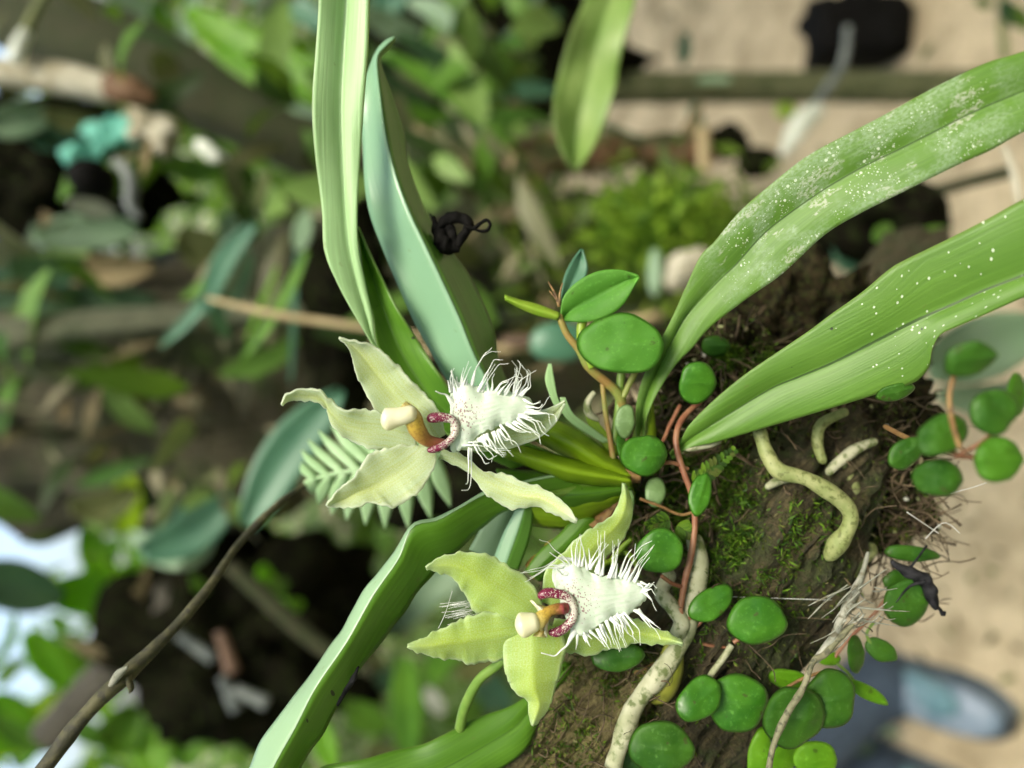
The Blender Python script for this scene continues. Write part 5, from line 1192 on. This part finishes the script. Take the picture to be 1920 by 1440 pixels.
# tiny fern leaf in the moss
mb = MB()
for (x0, y0, x1, y1) in ((1320, 890, 1375, 845), (1300, 905, 1345, 880), (1255, 975, 1215, 985), (1270, 985, 1300, 1005)):
    for i in range(9):
        t = i / 8; c = P(x0 + (x1 - x0) * t, y0 + (y1 - y0) * t, .131)
        dv = (RT * (x1 - x0) - UP * (y1 - y0)).normalized(); nn = UP * (x1 - x0) + RT * (y1 - y0); nn.normalize()
        for s in (-1, 1): mb.blade(c, dv * .6 + nn * s - FW * .3, -FW, .0022 * (1 - t * .6), .0009, .2, 3)
tag(mb.build('filmy_fern', mat_mossn, loc=P(1340, 880, .131)), 'tiny dark green filmy fern fronds in the moss between the roots', 'fern')

# ------------------------------------------------------------------ fern frond, twig, husk, dry grass
fr = thing('fern_frond', P(580, 905, .165), 'pale green out of focus fern frond behind the upper flower', 'fern')
mb = MB(); rc = path([(572, 905), (620, 890), (690, 878), (760, 868), (840, 850)], (.165, .162, .160), (5, 5, 4, 4)); mb.tube(rc, n=24, seg=8); mb.build('stalk', mat_fern, fr)
tipsd = [(586, 925), (598, 945), (622, 965), (650, 975), (685, 984), (722, 990), (766, 990), (808, 972), (845, 950)]
tipsu = [(566, 868), (566, 845), (578, 825), (598, 808), (622, 798), (650, 792), (690, 788), (730, 784), (770, 780)]
for i in range(9):
    bx = 590 + i * 28; by = 900 - i * 5.5
    for tx, ty in (tipsd[i], tipsu[i]):
        mx, my = (bx + tx) / 2, (by + ty) / 2; w = 12 + min(i, 4)
        ribbon('leaflet', [(bx - w * .7, by), (mx - w - 2, my), (tx - 1, ty)], [(bx + w * .7, by), (mx + w - 2, my), (tx + 1, ty)], mat_fern, fr, dL=(.164 - i * .0005, .168), dM=(.163 - i * .0005, .168), n=14, m=3, thick=.0003, bulge=.0006)
mb = MB(); tp = [(40, 1500), (95, 1425), (150, 1352), (205, 1295), (245, 1258), (300, 1205), (352, 1150), (400, 1090), (432, 1040), (465, 1000), (515, 950), (555, 920), (592, 905)]
mb.tube(path(tp, (.125, .130, .140, .155, .168), (16, 16, 14, 15, 16, 11, 10, 8, 7, 7, 6, 5, 4)), n=120, seg=16, bump=.22, freq=260, seed=5)
tw = mb.build('twig', mat_twig); tag(tw, 'bare brown twig rising from the lower left corner to the fern', 'twig')
mb = MB(); mb.tube(path([(238, 1268), (246, 1290), (242, 1300)], .131, (7, 5, 1)), n=10, seg=8, bump=.3, freq=500); mb.build('knob', mat_twig, tw)
mb = MB(); mb.tube(path([(205, 1290), (222, 1265), (240, 1250)], .1295, (4, 8, 3)), n=10, seg=8, bump=.3, freq=500); mb.build('peeling_bark', mat_dry, tw)

bc = thing('dried_husk', P(840, 450, .137), 'black curled dried husk stuck to the edge of the bluish leaf', 'husk')
mb = MB()
mb.tube(path([(812, 405), (818, 425), (828, 445), (838, 462), (862, 468)], .1375, (3, 9, 17, 17, 6)), n=30, seg=12, bump=.5, freq=800, seed=1)
mb.tube(path([(822, 428), (835, 414), (852, 408), (870, 412), (878, 424), (868, 442), (858, 462)], .137, (6, 11, 12, 11, 10, 9, 5)), n=36, seg=12, bump=.4, freq=800, seed=2)
mb.tube(path([(840, 425), (848, 440), (852, 455), (848, 465)], .1372, (9, 9, 9, 8)), n=20, seg=12, bump=.5, freq=800, seed=3)
mb.tube(path([(872, 424), (888, 428), (902, 418), (913, 413), (919, 421), (914, 432), (902, 433), (890, 430)], .136, (5, 4.5, 3.4, 3.2, 3.2, 3.4, 3, 2)), n=40, seg=8, bump=.3, freq=900, seed=4)
for a in ([(812, 408), (806, 400)], [(850, 466), (858, 470)]): mb.tube(path(a, .137, (2, 1)), n=6, seg=6)
mb.build('curl', mat_black, bc)

dg = thing('dry_grass_tuft', P(1630, 1040, .131), 'bleached frayed grass stalk lying across the right side of the branch', 'grass')
mb = MB()
mb.tube(path([(1628, 1035), (1612, 1090), (1592, 1130), (1575, 1165), (1560, 1200), (1535, 1232), (1520, 1245)], (.132, .129, .127, .128), (3, 7, 9, 7, 8, 7, 3)), n=60, seg=8, bump=.35, freq=400, seed=1)
mb.build('stalk', mat_dry, dg); mb = MB()
mb.tube(path([(1600, 1170), (1570, 1200), (1545, 1228), (1525, 1240), (1505, 1290), (1475, 1340), (1450, 1400), (1438, 1470)], (.127, .126, .124, .122), (5, 6, 6, 5, 6, 7, 6, 6)), n=60, seg=8, bump=.3, freq=400, seed=3)
mb.build('stalk', mat_dryd, dg)
mb = MB()
for i in range(16):
    x0 = rnd.uniform(1585, 1622); y0 = rnd.uniform(1060, 1200); L_ = rnd.uniform(25, 100); a = rnd.uniform(.3, 1.1) + (2.6 if rnd.random() < .2 else 0)
    q = [(x0, y0), (x0 - math.cos(a) * L_ * .5 + rnd.uniform(-6, 6), y0 + math.sin(a) * L_ * .5), (x0 - math.cos(a) * L_, y0 + math.sin(a) * L_ + rnd.uniform(-8, 8))]
    mb.tube(path(q, rnd.uniform(.1255, .1285), (rnd.uniform(.8, 3), rnd.uniform(.8, 2.4), .6)), n=10, seg=5, cap=False)
for i in range(14):
    x0 = rnd.uniform(1590, 1650); y0 = rnd.uniform(1090, 1190); a = rnd.uniform(-1.2, 1.2); L_ = rnd.uniform(15, 45)
    mb.tube(path([(x0, y0), (x0 + math.cos(a) * L_ * .5, y0 + math.sin(a) * L_ * .5 + 4), (x0 + math.cos(a) * L_, y0 + math.sin(a) * L_)], rnd.uniform(.127, .135), (1.4, 1.2, .5)), n=8, seg=5, cap=False)
tag(mb.build('fibre', mat_dry, dg), None, None, None, 'stuff')
hk = thing('dried_leaf', P(1680, 1060, .134), 'shrivelled grey black leaf curling over the round leaf against the sand', 'leaf')
mb = MB()
mb.tube(path([(1672, 1052), (1695, 1068), (1722, 1082), (1742, 1102), (1750, 1128), (1756, 1142)], .1345, (4, 9, 12, 13, 10, 4)), n=44, seg=14, bump=.5, freq=600, seed=6)
mb.tube(path([(1752, 1135), (1762, 1142), (1768, 1152), (1772, 1146)], .1345, (4, 3, 4, 2)), n=12, seg=8, bump=.4, freq=700)
mb.tube(path([(1700, 1072), (1718, 1050), (1738, 1022)], .1345, (3, 2, 2)), n=12, seg=6)
mb.tube(path([(1735, 1090), (1705, 1100), (1680, 1130)], .1335, (4, 2.5, 1)), n=14, seg=6)
mb.build('blade', mat_husk, hk)
sk = thing('spider_silk', P(1400, 1120, .133), 'a few thin silk threads strung across the bark and dead roots at the right', 'silk')
for a in ([(1280, 1115), (1400, 1120), (1560, 1125)], [(1700, 960), (1745, 990), (1760, 1000)], [(1735, 1010), (1770, 980), (1800, 1000)], [(1780, 925), (1820, 915), (1850, 905)]):
    mb = MB(); mb.tube(path(a, .133, .6), n=10, seg=4); mb.build('thread', mat_web, sk)
sk = thing('spider_silk', P(850, 1140, .127), 'wisp of silk threads in the notch between two petals of the lower flower', 'silk')
for i in range(22):
    x0 = rnd.uniform(850, 880); y0 = rnd.uniform(1125, 1160)
    mb = MB(); mb.tube(path([(x0 + 20, y0), (x0 - rnd.uniform(5, 30), y0 + rnd.uniform(2, 14))], .127, .3), n=4, seg=4); mb.build('thread', mat_web, sk)
mb = MB(); mb.tube(path([(848, 1108), (835, 1150), (822, 1178)], .124, .4), n=6, seg=4); mb.build('thread', mat_web, sk)
